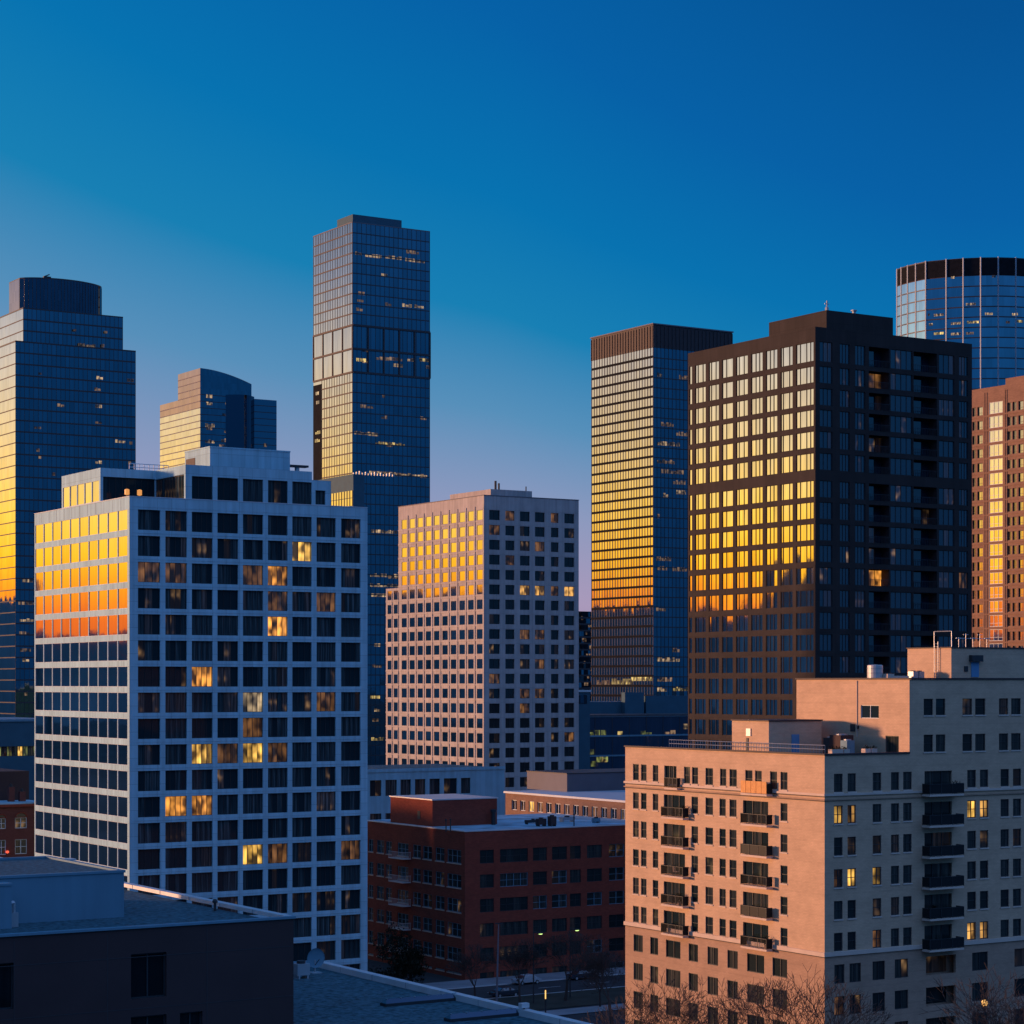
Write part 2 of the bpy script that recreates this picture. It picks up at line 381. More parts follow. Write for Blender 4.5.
# ------------------------------------------------------------------ mesh builder
class MB:
    def __init__(s):
        s.v, s.f, s.uv, s.rnd, s.mi = [], [], [], [], []
    def quad(s, p, uv=None, rnd=0.5, mi=0):
        i = len(s.v)
        s.v += [tuple(q) for q in p]
        s.f.append(tuple(range(i, i + len(p))))
        s.uv += uv if uv else [(0, 0)] * len(p)
        s.rnd.append(rnd); s.mi.append(mi)
    def box(s, x0, x1, y0, y1, z0, z1, mi=0):
        if x0 > x1: x0, x1 = x1, x0
        if y0 > y1: y0, y1 = y1, y0
        if z0 > z1: z0, z1 = z1, z0
        i = len(s.v)
        s.v += [(x0, y0, z0), (x1, y0, z0), (x1, y1, z0), (x0, y1, z0), (x0, y0, z1), (x1, y0, z1), (x1, y1, z1), (x0, y1, z1)]
        for f in ((0, 3, 2, 1), (4, 5, 6, 7), (0, 1, 5, 4), (1, 2, 6, 5), (2, 3, 7, 6), (3, 0, 4, 7)):
            s.f.append(tuple(i + k for k in f)); s.uv += [(0, 0)] * 4; s.rnd.append(0.5); s.mi.append(mi)
    def prism(s, pts, z0, z1, mi=0, smooth=False):
        n = len(pts)
        if sum(pts[k][0] * pts[(k + 1) % n][1] - pts[(k + 1) % n][0] * pts[k][1] for k in range(n)) < 0:
            pts = pts[::-1]
        i = len(s.v)
        s.v += [(p[0], p[1], z0) for p in pts] + [(p[0], p[1], z1) for p in pts]
        s.f.append(tuple(i + k for k in range(n))[::-1]); s.f.append(tuple(i + n + k for k in range(n)))
        s.uv += [(0, 0)] * (2 * n); s.rnd += [0.5, 0.5]; s.mi += [mi, mi]
        for k in range(n):
            j = (k + 1) % n
            s.f.append((i + k, i + j, i + n + j, i + n + k)); s.uv += [(0, 0)] * 4; s.rnd.append(0.5); s.mi.append(mi)
    def tube(s, a, b, r0, r1=None, n=6, mi=0, caps=True):
        r1 = r0 if r1 is None else r1
        a, b = Vector(a), Vector(b)
        d = b - a
        if d.length < 1e-6: return
        d.normalize()
        up = Vector((0, 0, 1)) if abs(d.z) < 0.9 else Vector((1, 0, 0))
        e1 = d.cross(up).normalized(); e2 = d.cross(e1)
        i = len(s.v)
        for c, r in ((a, r0), (b, r1)):
            for k in range(n):
                t = 2 * math.pi * k / n
                s.v.append(tuple(c + e1 * (math.cos(t) * r) + e2 * (math.sin(t) * r)))
        for k in range(n):
            j = (k + 1) % n
            s.f.append((i + k, i + j, i + n + j, i + n + k)); s.uv += [(0, 0)] * 4; s.rnd.append(0.5); s.mi.append(mi)
        if caps:
            s.f.append(tuple(i + k for k in range(n))); s.f.append(tuple(i + n + k for k in range(n))[::-1])
            s.uv += [(0, 0)] * (2 * n); s.rnd += [0.5, 0.5]; s.mi += [mi, mi]
    def lathe(s, c, prof, n=16, mi=0):
        """prof: (radius, z) from bottom to top round the upright axis through c."""
        i = len(s.v)
        for r, z in prof:
            for k in range(n):
                t = 2 * math.pi * k / n
                s.v.append((c[0] + r * math.cos(t), c[1] + r * math.sin(t), c[2] + z))
        for q in range(len(prof) - 1):
            for k in range(n):
                j = (k + 1) % n
                s.f.append((i + q * n + k, i + q * n + j, i + (q + 1) * n + j, i + (q + 1) * n + k)); s.uv += [(0, 0)] * 4; s.rnd.append(0.5); s.mi.append(mi)
    def build(s, name, mat, parent=None, smooth=False):
        me = bpy.data.meshes.new(name)
        me.from_pydata(s.v, [], s.f)
        mats = mat if isinstance(mat, (list, tuple)) else [mat]
        for m in mats:
            me.materials.append(m)
        uvl = me.uv_layers.new(name='UVMap')
        uvl.data.foreach_set('uv', [c for p in s.uv for c in p])
        at = me.attributes.new('rnd', 'FLOAT', 'FACE')
        at.data.foreach_set('value', s.rnd)
        me.polygons.foreach_set('material_index', s.mi)
        if smooth:
            me.polygons.foreach_set('use_smooth', [True] * len(s.f))
        me.update()
        o = bpy.data.objects.new(name, me)
        C.objects.link(o)
        if parent is not None:
            o.parent = parent
        return o

def tag(o, label=None, cat=None, group=None, kind=None):
    if label: o['label'] = label
    if cat: o['category'] = cat
    if group: o['group'] = group
    if kind: o['kind'] = kind
    return o
def empty(name, loc, rz, label, cat, group=None):
    o = bpy.data.objects.new(name, None)
    o.empty_display_size = 2
    C.objects.link(o)
    o.location = loc
    o.rotation_euler = (0, 0, rz)
    return tag(o, label, cat, group)

# ------------------------------------------------------------------ the street grid
GA = math.atan2(512 + 870, F)                    # the grid's turn
UR = Vector((math.cos(GA), math.sin(GA), 0))     # along the shaded fronts, away to the right
UL = Vector((-math.sin(GA), math.cos(GA), 0))    # along the sunlit fronts, away to the left

class Bld:
    """A squared building on the street grid; its nearest corner stands at depth d, seen at column xc.
    Local x runs along the shaded front, local y along the sunlit front."""
    def __init__(s, name, label, cat, xc, d, group=None):
        s.o = Vector(((xc - 512) / F * d, d, 0))
        s.root = empty(name, s.o, GA, label, cat, group)
        s.wins = []
    def lx(s, px, v=0.0):
        k = (px - 512) / F
        return (k * (s.o.y + v * UL.y) - (s.o.x + v * UL.x)) / (UR.x - k * UR.y)
    def ly(s, px, u=0.0):
        k = (px - 512) / F
        return (k * (s.o.y + u * UR.y) - (s.o.x + u * UR.x)) / (UL.x - k * UL.y)
    def z(s, py, u=0.0, v=0.0):
        return HC + (HZ - py) / F * (s.o.y + u * UR.y + v * UL.y)
    def world(s, u, v, z):
        p = s.o + UR * u + UL * v
        return Vector((p.x, p.y, z))
    def px(s, u, v, z):
        p = s.world(u, v, z)
        return 512 + F * p.x / p.y, HZ - (z - HC) / p.y * F
    def build(s, name, mb, mat, label=None, parent=None):
        o = mb.build(name, mat, parent or s.root)
        if label: o['label'] = label
        return o

def fbox(mb, face, a0, a1, z0, z1, p0, p1, off=0.0, mi=0):
    """A block on a front: a along it, p its depth into the house (negative stands proud)."""
    if a1 - a0 < 1e-4 or z1 - z0 < 1e-4: return
    if face == 'L':
        mb.box(off + p0, off + p1, a0, a1, z0, z1, mi)
    else:
        mb.box(a0, a1, off + p0, off + p1, z0, z1, mi)
def fpt(face, a, z, p, off=0.0):
    return (off + p, a, z) if face == 'L' else (a, off + p, z)
def pane_quad(mb, face, a0, a1, z0, z1, p, off=0.0, rnd=None, mi=0, tilt=0.0022):
    w, h = a1 - a0, z1 - z0
    ta, tz = random.gauss(0, tilt), random.gauss(0, tilt)
    q = []
    for a, z in ((a0, z0), (a1, z0), (a1, z1), (a0, z1)):
        dp = ta * (a - (a0 + a1) / 2) + tz * (z - (z0 + z1) / 2)
        q.append(fpt(face, a, z, p + dp, off))
    uv = [(0, 0), (w, 0), (w, h), (0, h)]
    if face == 'L':
        q, uv = q[::-1], uv[::-1]
    mb.quad(q, uv, random.random() if rnd is None else rnd, mi)
def facade(mb, face, a0, a1, z0, z1, rows, t=0.35, off=0.0, mi=0):
    """Wall with openings: rows = [(z0, z1, [(a0, a1), ...])]."""
    rows = sorted(rows)
    zc = z0
    for (r0, r1, cols) in rows:
        if r0 > zc: fbox(mb, face, a0, a1, zc, r0, 0, t, off, mi)
        ac = a0
        for (c0, c1) in sorted(cols):
            if c0 > ac: fbox(mb, face, ac, c0, r0, r1, 0, t, off, mi)
            ac = max(ac, c1)
        if ac < a1: fbox(mb, face, ac, a1, r0, r1, 0, t, off, mi)
        zc = r1
    if zc < z1: fbox(mb, face, a0, a1, zc, z1, 0, t, off, mi)

def win(b, face, a0, a1, z0, z1, p=0.22, off=0.0, vm=(0.5,), hm=(), g='g_home', fr='dark_frame', lit=None, fw=0.07, sill=None, label=None):
    b.wins.append(dict(face=face, a0=min(a0, a1), a1=max(a0, a1), z0=z0, z1=z1, p=p, off=off, vm=vm, hm=hm, g=g, fr=fr, lit=lit, fw=fw, sill=sill, label=label))
def win_frame(mb, w, mi=0):
    f, a0, a1, z0, z1, p, off, fw = (w[k] for k in ('face', 'a0', 'a1', 'z0', 'z1', 'p', 'off', 'fw'))
    d0, d1 = p - 0.07, p + 0.05
    fbox(mb, f, a0, a1, z0, z0 + fw, d0, d1, off, mi)
    fbox(mb, f, a0, a1, z1 - fw, z1, d0, d1, off, mi)
    fbox(mb, f, a0, a0 + fw, z0 + fw, z1 - fw, d0, d1, off, mi)
    fbox(mb, f, a1 - fw, a1, z0 + fw, z1 - fw, d0, d1, off, mi)
    for v in w['vm']:
        a = a0 + (a1 - a0) * v
        fbox(mb, f, a - fw * 0.5, a + fw * 0.5, z0 + fw, z1 - fw, d0, d1, off, mi)
    for h in w['hm']:
        zz = z0 + (z1 - z0) * h
        fbox(mb, f, a0 + fw, a1 - fw, zz - fw * 0.35, zz + fw * 0.35, d0 + 0.02, d1, off, mi)
def win_panes(mb, w, mi=0):
    f, a0, a1, z0, z1, p, off, fw = (w[k] for k in ('face', 'a0', 'a1', 'z0', 'z1', 'p', 'off', 'fw'))
    cuts = [0.0] + sorted(w['vm']) + [1.0]
    r0 = random.random()
    for c0, c1 in zip(cuts, cuts[1:]):
        r = r0 if random.random() < 0.55 and not w['lit'] else random.random()
        pane_quad(mb, f, a0 + (a1 - a0) * c0 + 0.02, a0 + (a1 - a0) * c1 - 0.02, z0 + 0.02, z1 - 0.02, p, off, r, mi)
def win_sill(mb, w, mi=0):
    fbox(mb, w['face'], w['a0'] - 0.05, w['a1'] + 0.05, w['z0'] - 0.14, w['z0'] - 0.003, -0.08, w['p'] - 0.08, w['off'], mi)
def finish_windows(b, most=100):
    """The largest-looking hundred become windows of their own, what is left one part."""
    def size(w):
        q = [b.px(*fpt(w['face'], a, z, w['p'], w['off'])) for a, z in ((w['a0'], w['z0']), (w['a1'], w['z0']), (w['a0'], w['z1']))]
        sx, sy = abs(q[1][0] - q[0][0]), abs(q[2][1] - q[0][1])
        cx, cy = (q[0][0] + q[1][0]) / 2, (q[0][1] + q[2][1]) / 2
        return sx * sy * (1.0 if -8 < cx < 1032 and -8 < cy < 1032 else 0.0) + (1000 if w['lit'] else 0)
    ws = sorted(b.wins, key=size, reverse=True)
    for w in ws[:most]:
        fm = MB(); win_frame(fm, w)
        o = fm.build('window', M[w['fr']], b.root)
        gm = MB(); win_panes(gm, w)
        gm.build('pane', M[w['lit'] or w['g']], o)
        if w['lit']: o['label'] = w['label'] or 'window with a lamp-lit room behind it'
        if w['sill']:
            sm = MB(); win_sill(sm, w); sm.build('sill', M[w['sill']], o)
    rest = ws[most:]
    if rest:
        mats = []
        mb = MB()
        def idx(k):
            if k not in mats: mats.append(k)
            return mats.index(k)
        for w in rest:
            win_frame(mb, w, idx(w['fr'])); win_panes(mb, w, idx(w['lit'] or w['g']))
            if w['sill']: win_sill(mb, w, idx(w['sill']))
        o = mb.build('window', [M[k] for k in mats], b.root)
        o['kind'] = 'stuff'
        o['label'] = 'further windows of the same fronts'

# ================================================================== ground and streets
def flat(name, quads, z, mat, kind='structure'):
    mb = MB()
    for q in quads:
        mb.quad([(p[0], p[1], z) for p in q])
    o = mb.build(name, mat)
    return tag(o, kind=kind)
flat('ground', [[(-9000, -3000), (9000, -3000), (9000, 12000), (-9000, 12000)]], 0.0, M['terrain'])
flat('city_ground', [[(-130, 60), (220, 60), (220, 760), (-130, 760)]], 0.005, M['asphalt'])

# low hills and far city blocks on the horizon towards the sunset: one ragged ridge
hm = MB()
rr = random.Random(3)
def ridge(az):
    for lo_, hi_, e in ((0, 45.5, 1.6), (45.5, 50.5, 1.15), (50.5, 51.5, 1.6), (51.5, 54.5, 2.65), (54.5, 60, 1.6), (60, 63.15, 2.0), (63.15, 63.45, 2.4), (63.45, 63.9, 3.05), (63.9, 65.4, 3.45), (65.4, 74, 1.25), (74, 200, 1.6)):
        if lo_ <= az < hi_: return e
prev = None
a = 20.0
while a < 160:
    rad = 2600
    h = HC + rad * math.tan(R(ridge(a))) + rr.uniform(-1.5, 1.5) + (rr.choice([0, 0, 0, 3, 6]))
    p = (-math.sin(R(a)) * rad, math.cos(R(a)) * rad)
    pb = (-math.sin(R(a)) * (rad + 900), math.cos(R(a)) * (rad + 900))
    pf = (-math.sin(R(a)) * (rad - 30), math.cos(R(a)) * (rad - 30))
    if prev:
        q, qb, qf, qh = prev
        hm.quad([(qf[0], qf[1], -1), (pf[0], pf[1], -1), (p[0], p[1], h), (q[0], q[1], h)])
        hm.quad([(q[0], q[1], h), (p[0], p[1], h), (pb[0], pb[1], -1), (qb[0], qb[1], -1)])
    prev = (p, pb, pf, h)
    a += rr.choice([0.05, 0.08, 0.12])
# a nearer rise in front of it
yy = 1112.0
prev = None
while yy < 1560:
    h = 117 + rr.uniform(-1.5, 1.5) + rr.choice([0, 0, 2, 4])
    if prev:
        y0_, h0_ = prev
        hm.quad([(-1054, y0_, -1), (-1054, yy, -1), (-1064, yy, h), (-1064, y0_, h0_)])
        hm.quad([(-1064, y0_, h0_), (-1064, yy, h), (-1074, yy, -1), (-1074, y0_, -1)])
    prev = (yy, h)
    yy += rr.choice([4, 7, 10])
tag(hm.build('hills', M['hill']), kind='structure')

# the street between the red brick block and the tan block runs along UR
brick_o = Vector(((465 - 512) / F * 340, 340, 0))
def street(u, v):
    p = brick_o + UR * u + UL * v
    return (p.x, p.y)
def strip(u0, u1, v0, v1):
    return [street(u0, v0), street(u1, v0), street(u1, v1), street(u0, v1)]
flat('pavement', [strip(-60, 220, -7.0, -0.2)], 0.14, M['paving'])
flat('road', [strip(-60, 220, -19.0, -7.2)], 0.012, M['asphalt'])
km = MB()
for v0, v1 in ((-7.2, -7.0), (-19.2, -19.0)):
    q = strip(-60, 220, v0, v1)
    i = len(km.v)
    km.prism(q, 0.0, 0.15)
tag(km.build('kerb', M['cap']), kind='structure')
flat('verge', [strip(-60, 220, -32, -19.2)], 0.10, M['soil'])
flat('path', [strip(-60, 220, -38, -33.5)], 0.12, M['paving'])
pm = MB()
for k in range(20):
    q = strip(-40 + k * 9, -36 + k * 9, -13.2, -13.05)
    pm.quad([(p[0], p[1], 0.02) for p in q])
tag(pm.build('road_marking', M['paint']), kind='structure')

# ================================================================== white gridded block of flats
b = Bld('apartment_block', 'white gridded apartment block with square windows, gold panes on its sunlit side', 'apartment building', 129.5, 300)
Wd, Dp = b.lx(367.5), b.ly(34.5)
zt = b.z(496.5)
pit = 26.24 / F * 300
zr = lambda k: b.z(508.9) - pit * k
hw = 20.4 / F * 300
NR = 19
wall = MB()
# shaded front
cR = [(b.lx(x0), b.lx(x1)) for x0, x1 in ((138, 160.3), (165.4, 187), (191.9, 212.7), (217.5, 238.3), (243, 263.2), (268, 287.8), (292.4, 311.8), (316.6, 335.8), (341.2, 360.6))]
T = 0.45
rowsR = [(zr(k) - hw, zr(k), cR) for k in range(NR)]
facade(wall, 'R', T, Wd, 0, zt, rowsR, T)
# sunlit front: ten bays between slim mullions
bayL = (Dp - 0.9) / 10
cL = [(0.65 + bayL * k + 0.09, 0.65 + bayL * (k + 1) - 0.09) for k in range(10)]
rowsL = [(zr(k) - hw, zr(k), cL) for k in range(NR)]
facade(wall, 'L', 0, Dp, 0, zt, rowsL, T)
wall.box(T, Wd, T, Dp, 0, zt - 1.0)
# recess step of the slabs: a thin string at each floor line of the shaded front
for k in range(NR):
    zz = zr(k) + (pit - hw) / 2
    wall.box(T, Wd, -0.04, 0, zz - 0.05, zz + 0.05)
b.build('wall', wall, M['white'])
litW = {(6, 1): 'lit_yellow', (5, 2): 'lit_warm', (1, 2): 'lit_dim', (5, 3): 'lit_dim', (5, 4): 'lit_warm', (2, 6): 'lit_warm', (4, 7): 'lit_white',
        (4, 8): 'lit_dim', (2, 9): 'lit_yellow', (4, 9): 'lit_yellow', (1, 11): 'lit_warm', (2, 11): 'lit_warm', (4, 13): 'lit_yellow', (5, 13): 'lit_dim',
        (4, 2): 'lit_dim', (0, 2): 'lit_dim', (7, 3): 'lit_dim', (5, 9): 'lit_dim', (8, 13): 'lit_dim', (7, 7): 'lit_dim', (3, 9): 'lit_dim'}
for k in range(NR):
    for c, (a0, a1) in enumerate(cR):
        win(b, 'R', a0, a1, zr(k) - hw, zr(k), p=0.34, vm=(0.25, 0.5, 0.75) if c % 3 else (0.34, 0.67), lit=litW.get((c, k)), fw=0.06)
    for (a0, a1) in cL:
        win(b, 'L', a0, a1, zr(k) - hw, zr(k), p=0.08, vm=(), g='g_side', fr='white_frame', fw=0.04)
# set-back top floor with a notched terrace at the corner
zt2 = b.z(464.5, b.lx(185.5), 0)
xN, yN = b.lx(185.5), b.ly(100.4)
yE = b.ly(61.7)
xE = b.lx(312)
top = MB()
zw1 = b.z(475.6, xN, 0); zw0 = b.z(499.2, xN, 0)
zl1 = b.z(479.8, 0, yN); zl0 = b.z(504.5, 0, yN)
cT = [c for c in cR[2:7]]
facade(top, 'R', xN + 0.4, xE, zt + 0.003, zt2, [(max(zw0, zt + 0.1), zw1, cT)], 0.4)
nb = 5
bt = (yE - yN - 0.8) / nb
cTL = [(yN + 0.4 + bt * k + 0.12, yN + 0.4 + bt * (k + 1) - 0.1) for k in range(nb)]
facade(top, 'L', yN, yE, zt + 0.003, zt2, [(zt + 0.15, zl1, cTL)], 0.4)
top.box(0.4, xN, yN, yE, zt2 - 1.2, zt2)                   # roof edge over the terrace glass
top.box(xN, xN + 0.4, 0, yN, zt2 - 1.3, zt2)
top.box(xN, xN + 0.4, 0, 0.5, zt + 0.003, zt2 - 1.3)
top.box(0.4, xN, yN + 0.8, yE, zt - 0.9, zt2 - 1.203)
top.box(xN + 0.4, xE, 0.4, yE, zt - 0.9, zt2 - 0.25)
top.box(xN, xN + 0.4, yN, yE, zt + 0.003, zt2 - 1.203)
xs = b.lx(331)
zs = b.z(480, xE, 0)
facade(top, 'R', xE + 0.003, xs, zt + 0.003, zs, [(zt + 0.15, b.z(490, xE, 0), [(b.lx(315.5), b.lx(325.5))])], 0.4)
top.box(xE + 0.003, xs, 0.4, 12, zt - 0.9, zs - 0.2)
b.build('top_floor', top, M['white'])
for (a0, a1) in cT:
    win(b, 'R', a0, a1, max(zw0, zt + 0.1), zw1, p=0.3, vm=(0.34, 0.67), fw=0.06)
win(b, 'R', b.lx(315.5), b.lx(325.5), zt + 0.15, b.z(490, xE, 0), p=0.3, vm=(), fw=0.06)
for (a0, a1) in cTL:
    win(b, 'L', a0, a1, zt + 0.15, zl1, p=0.08, vm=(), g='g_side', fr='white_frame', fw=0.04)
# terrace glass walls
win(b, 'R', 0.45, xN - 0.05, zt + 0.05, zt2 - 1.25, p=0.3, off=yN, vm=tuple(i / 8 for i in range(1, 8)), fw=0.06)
win(b, 'L', 0.55, yN - 0.05, zt + 0.05, zt2 - 1.35, p=0.2, off=xN, vm=tuple(i / 10 for i in range(1, 10)), fw=0.06)
# plant penthouse on the roof
ph = MB()
v0 = 5.0
u0 = b.lx(210, v0)
zp = b.z(447.5, u0, v0)
u1 = b.lx(290, v0)
v1 = b.ly(185, u0)
ph.box(u0, u1, v0, v1, zt2 - 0.3, zp)
ph.box(u0 - 0.06, u1 + 0.06, v0 - 0.06, v1 + 0.06, zp + 0.003, zp + 0.2)
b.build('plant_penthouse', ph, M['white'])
pw = MB(); pw.box(u0 - 0.05, u0 + 0.1, v1 - 3.6, v1 - 0.4, zt2 + 0.2, zp - 1.0); b.build('louvre', pw, M['louvre'])
rf = MB()
rf.box(T + 0.1, Wd - 0.4, T + 0.1, Dp - 0.4, zt - 0.99, zt - 0.92)
b.build('roof', rf, M['roof_grav'])
rf = MB(); rf.box(xN + 0.6, xE - 0.3, 0.7, yE - 0.3, zt2 - 0.24, zt2 - 0.15); b.build('roof', rf, M['roof_grav'])
# parapet coping
cp = MB()
cp.box(-0.05, Wd + 0.05, -0.05, 0.3, zt + 0.001, zt + 0.10)
cp.box(-0.05, 0.3, 0.303, Dp + 0.05, zt + 0.001, zt + 0.10)
b.build('coping', cp, M['white_frame'])
# joints of the panelled band above the sunlit front
jm = MB()
for k in range(1, 12):
    a = Dp * k / 12
    jm.box(-0.012, -0.002, a - 0.03, a + 0.03, zr(0) + 0.05, zt - 0.05)
b.build('panel_joint', jm, M['fin'])
finish_windows(b)
# terrace lamps and furniture: things standing on the terrace
def thing_at(bd, name, label, cat, u, v, z, group=None):
    return empty(name, bd.world(u, v, z), GA, label, cat, group)
# each piece stands on the terrace paving
pv = MB(); pv.box(0.36, xN + 0.3, 0.36, yN + 0.9, zt - 0.98, zt - 0.30); b.build('terrace_floor', pv, M['paving'])
for i, px in enumerate((182, 189)):
    pass
def terrace_lamp(px, lab):
    u, v = b.lx(px, yN - 3.0), yN - 3.0
    t = thing_at(b, 'floor_lantern', lab, 'lantern', u, v, zt - 0.30)
    m = MB(); m.lathe((0, 0, 0), [(0.001, 0.0), (0.25, 0.0), (0.25, 0.06), (0.05, 0.1), (0.05, 1.15), (0.001, 1.16)], 10); m.build('stand', M['dark_frame'], t)
    m = MB(); m.lathe((0, 0, 0), [(0.05, 1.15), (0.34, 1.25), (0.34, 1.95), (0.05, 2.05), (0.001, 2.06)], 12); m.build('lamp_shade', M['lit_warm2'], t)
M['lit_warm2'] = lamp_mat('lantern_glow', (1.0, 0.40, 0.10), 0.75)
terrace_lamp(127, 'small glowing lantern on the roof terrace, farther from the inner glass wall')
terrace_lamp(139.5, 'larger glowing lantern on the roof terrace, nearer the inner glass wall')
# roof-top pieces
t = thing_at(b, 'roof_vent', 'small flat topped vent on the white block right of its penthouse', 'vent', b.lx(297, 6), 6.0, zt2 - 0.15)
m = MB(); m.lathe((0, 0, 0), [(0.001, 0), (0.35, 0), (0.35, 1.3), (0.001, 1.3)], 10); m.build('duct', M['steel'], t)
m = MB(); m.box(-1.6, 1.6, -0.6, 0.6, 1.31, 1.6); m.build('hood', M['dark_frame'], t)
t = thing_at(b, 'roof_railing', 'curved white guard railing on the roof of the white block', 'railing', b.lx(149, 14), 14.0, zt2)
m = MB()
for k in range(9):
    m.tube((-3.0 + k * 0.75, 0, -0.3), (-3.0 + k * 0.75, 0, 1.2), 0.05)
m.tube((-3.0, 0, 1.2), (3.0, 0, 1.2), 0.06); m.tube((-3.0, 0, 0.7), (3.0, 0, 0.7), 0.05)
m.build('rail', M['cap'], t)

# ================================================================== pale precast office block
b = Bld('office_block', 'pale precast office block with small square windows and a blank top band', 'office building', 484, 550)
Wd, Dp = b.lx(578.7), b.ly(398.5)
Dw = b.ly(386)
zt = b.z(495.4)
zs = b.z(588, 0, Dp)
pit = 14.92 / F * 550
zr = lambda k: b.z(509.6) - pit * k
hw = 9.9 / F * 550
NR = 20
wall = MB()
T = 0.5
cR = [(b.lx(p0), b.lx(p1)) for p0, p1 in ((489.2, 499.9), (505.4, 514.5), (520, 529.8), (535, 544.7), (551, 558.6), (564.4, 574.3))]
facade(wall, 'R', T, Wd, 0, zt, [(zr(k) - hw, zr(k), cR) for k in range(NR)], T)
nL = 10
bay = (Dp - 0.9) / nL
cL = [(0.7 + bay * k, 0.7 + bay * k + bay * 0.64) for k in range(nL)]
bw = (Dw - Dp) / 2
cLw = [(Dp + bw * k + 0.2, Dp + bw * k + bw * 0.75) for k in range(2)]
facade(wall, 'L', 0, Dp, 0, zt, [(zr(k) - hw, zr(k), cL) for k in range(NR)], T)
facade(wall, 'L', Dp, Dw, 0, zs, [(zr(k) - hw, zr(k), cLw) for k in range(5, NR)], T)
wall.box(T, Wd, T, Dp, 0, zt - 0.8)
wall.box(T, Wd, Dp, Dw, 0, zs - 0.5)
b.build('wall', wall, M['concrete'])
# slim pilasters of the sunlit front and ledges below its windows
pl = MB()
for k in range(nL):
    a = 0.7 + bay * k - bay * 0.17
    pl.box(-0.18, -0.002, a - 0.16, a + 0.16, 0, zr(0) + 1.0)
for k in range(2):
    pl.box(-0.18, -0.002, Dp + bw * k - 0.1, Dp + bw * k + 0.12, 0, zs - 1.2)
for k in range(NR):
    pl.box(-0.10, -0.002, 0.05, Dw if k > 4 else Dp, zr(k) - hw - 0.5, zr(k) - hw - 0.05)
b.build('pilaster', pl, M['concrete'])
cm = MB(); cm.box(-0.1, 0.4, -0.1, Dp + 0.1, zt + 0.002, zt + 0.18); cm.box(0.402, Wd + 0.1, -0.1, 0.4, zt + 0.002, zt + 0.18)
b.build('coping', cm, M['fin'])
litC = {(1, 0): 'lit_dim', (4, 0): 'lit_dim', (0, 1): 'lit_dim', (2, 5): 'lit_part', (3, 5): 'lit_part', (4, 5): 'lit_dim', (5, 5): 'lit_part', (3, 10): 'lit_dim',
        (2, 8): 'lit_dim', (3, 8): 'lit_dim', (2, 12): 'lit_dim', (3, 12): 'lit_dim', (1, 3): 'lit_dim', (3, 2): 'lit_dim', (0, 11): 'lit_dim', (2, 13): 'lit_dim', (5, 15): 'lit_dim'}
for k in range(NR):
    for c, (a0, a1) in enumerate(cR):
        win(b, 'R', a0, a1, zr(k) - hw, zr(k), p=0.38, vm=(0.5,), g='g_office', lit=litC.get((c, k)), fw=0.08)
    for c, (a0, a1) in enumerate(cL + (cLw if k > 4 else [])):
        win(b, 'L', a0, a1, zr(k) - hw, zr(k), p=0.10, vm=(), g='g_side', fw=0.06)
finish_windows(b)
v0 = 4.0
u0 = b.lx(490.7, v0)
ph = MB(); ph.box(u0, b.lx(532, v0), v0, b.ly(450, u0), zt - 0.9, b.z(489, u0, v0)); b.build('plant_penthouse', ph, M['concrete'])
ph = MB(); ph.box(T, Wd - 0.3, T, Dp - 0.3, zt - 0.79, zt - 0.7); b.build('roof', ph, M['roof_dark'])
zz = b.z(489, u0, v0)
for px, h, lab in ((495.5, 2.2, 'thicker twin vent stack on the pale office block penthouse'), (526, 1.2, 'thin short pipe on the pale office block penthouse')):
    t = thing_at(b, 'vent_stack', lab, 'vent', b.lx(px, v0 + 0.8), v0 + 0.8, zz)
    m = MB(); m.lathe((0, 0, 0), [(0.3 if h > 2 else 0.15, 0), (0.3 if h > 2 else 0.15, h), (0.001, h)], 8)
    if h > 2: m.lathe((1.0, 0, 0), [(0.25, 0), (0.25, h * 0.75), (0.001, h * 0.75)], 8)
    m.build('pipe', M['dark_frame'], t)

# ================================================================== dark apartment tower
b = Bld('apartment_tower', 'dark brown apartment tower with gold gridded windows and recessed balconies', 'apartment building', 815.3, 340)
Wd, Dp = b.lx(972), b.ly(688)
zt = b.z(326.5)
tops = [340.8, 365.4, 387.6, 409, 430.6, 452.4, 480, 501.6, 523.2, 544.8, 567, 589.6, 612, 634, 656, 677.8, 699.6, 721.5, 743.4, 765.2, 787]
hts = [20] + [17] * 20
zr = lambda k: b.z(tops[k])
zb = lambda k: b.z(tops[k] + hts[k])
while zb(len(tops) - 1) > 3.5:
    tops.append(tops[-1] + 21.8); hts.append(17)
NR = len(tops)
wall = MB()
T = 0.4
fr = lambda lst: [(b.lx(815 + p0 * 0.1611), b.lx(815 + p1 * 0.1611)) for p0, p1 in lst]
wR = fr([(30, 108), (155, 215), (250, 312), (470, 605), (770, 865), (895, 950)])
balR = fr([(335, 462), (612, 757)])
facade(wall, 'R', T, Wd, 0, zt, [(zb(k), zr(k), wR + balR) for k in range(NR)], T)
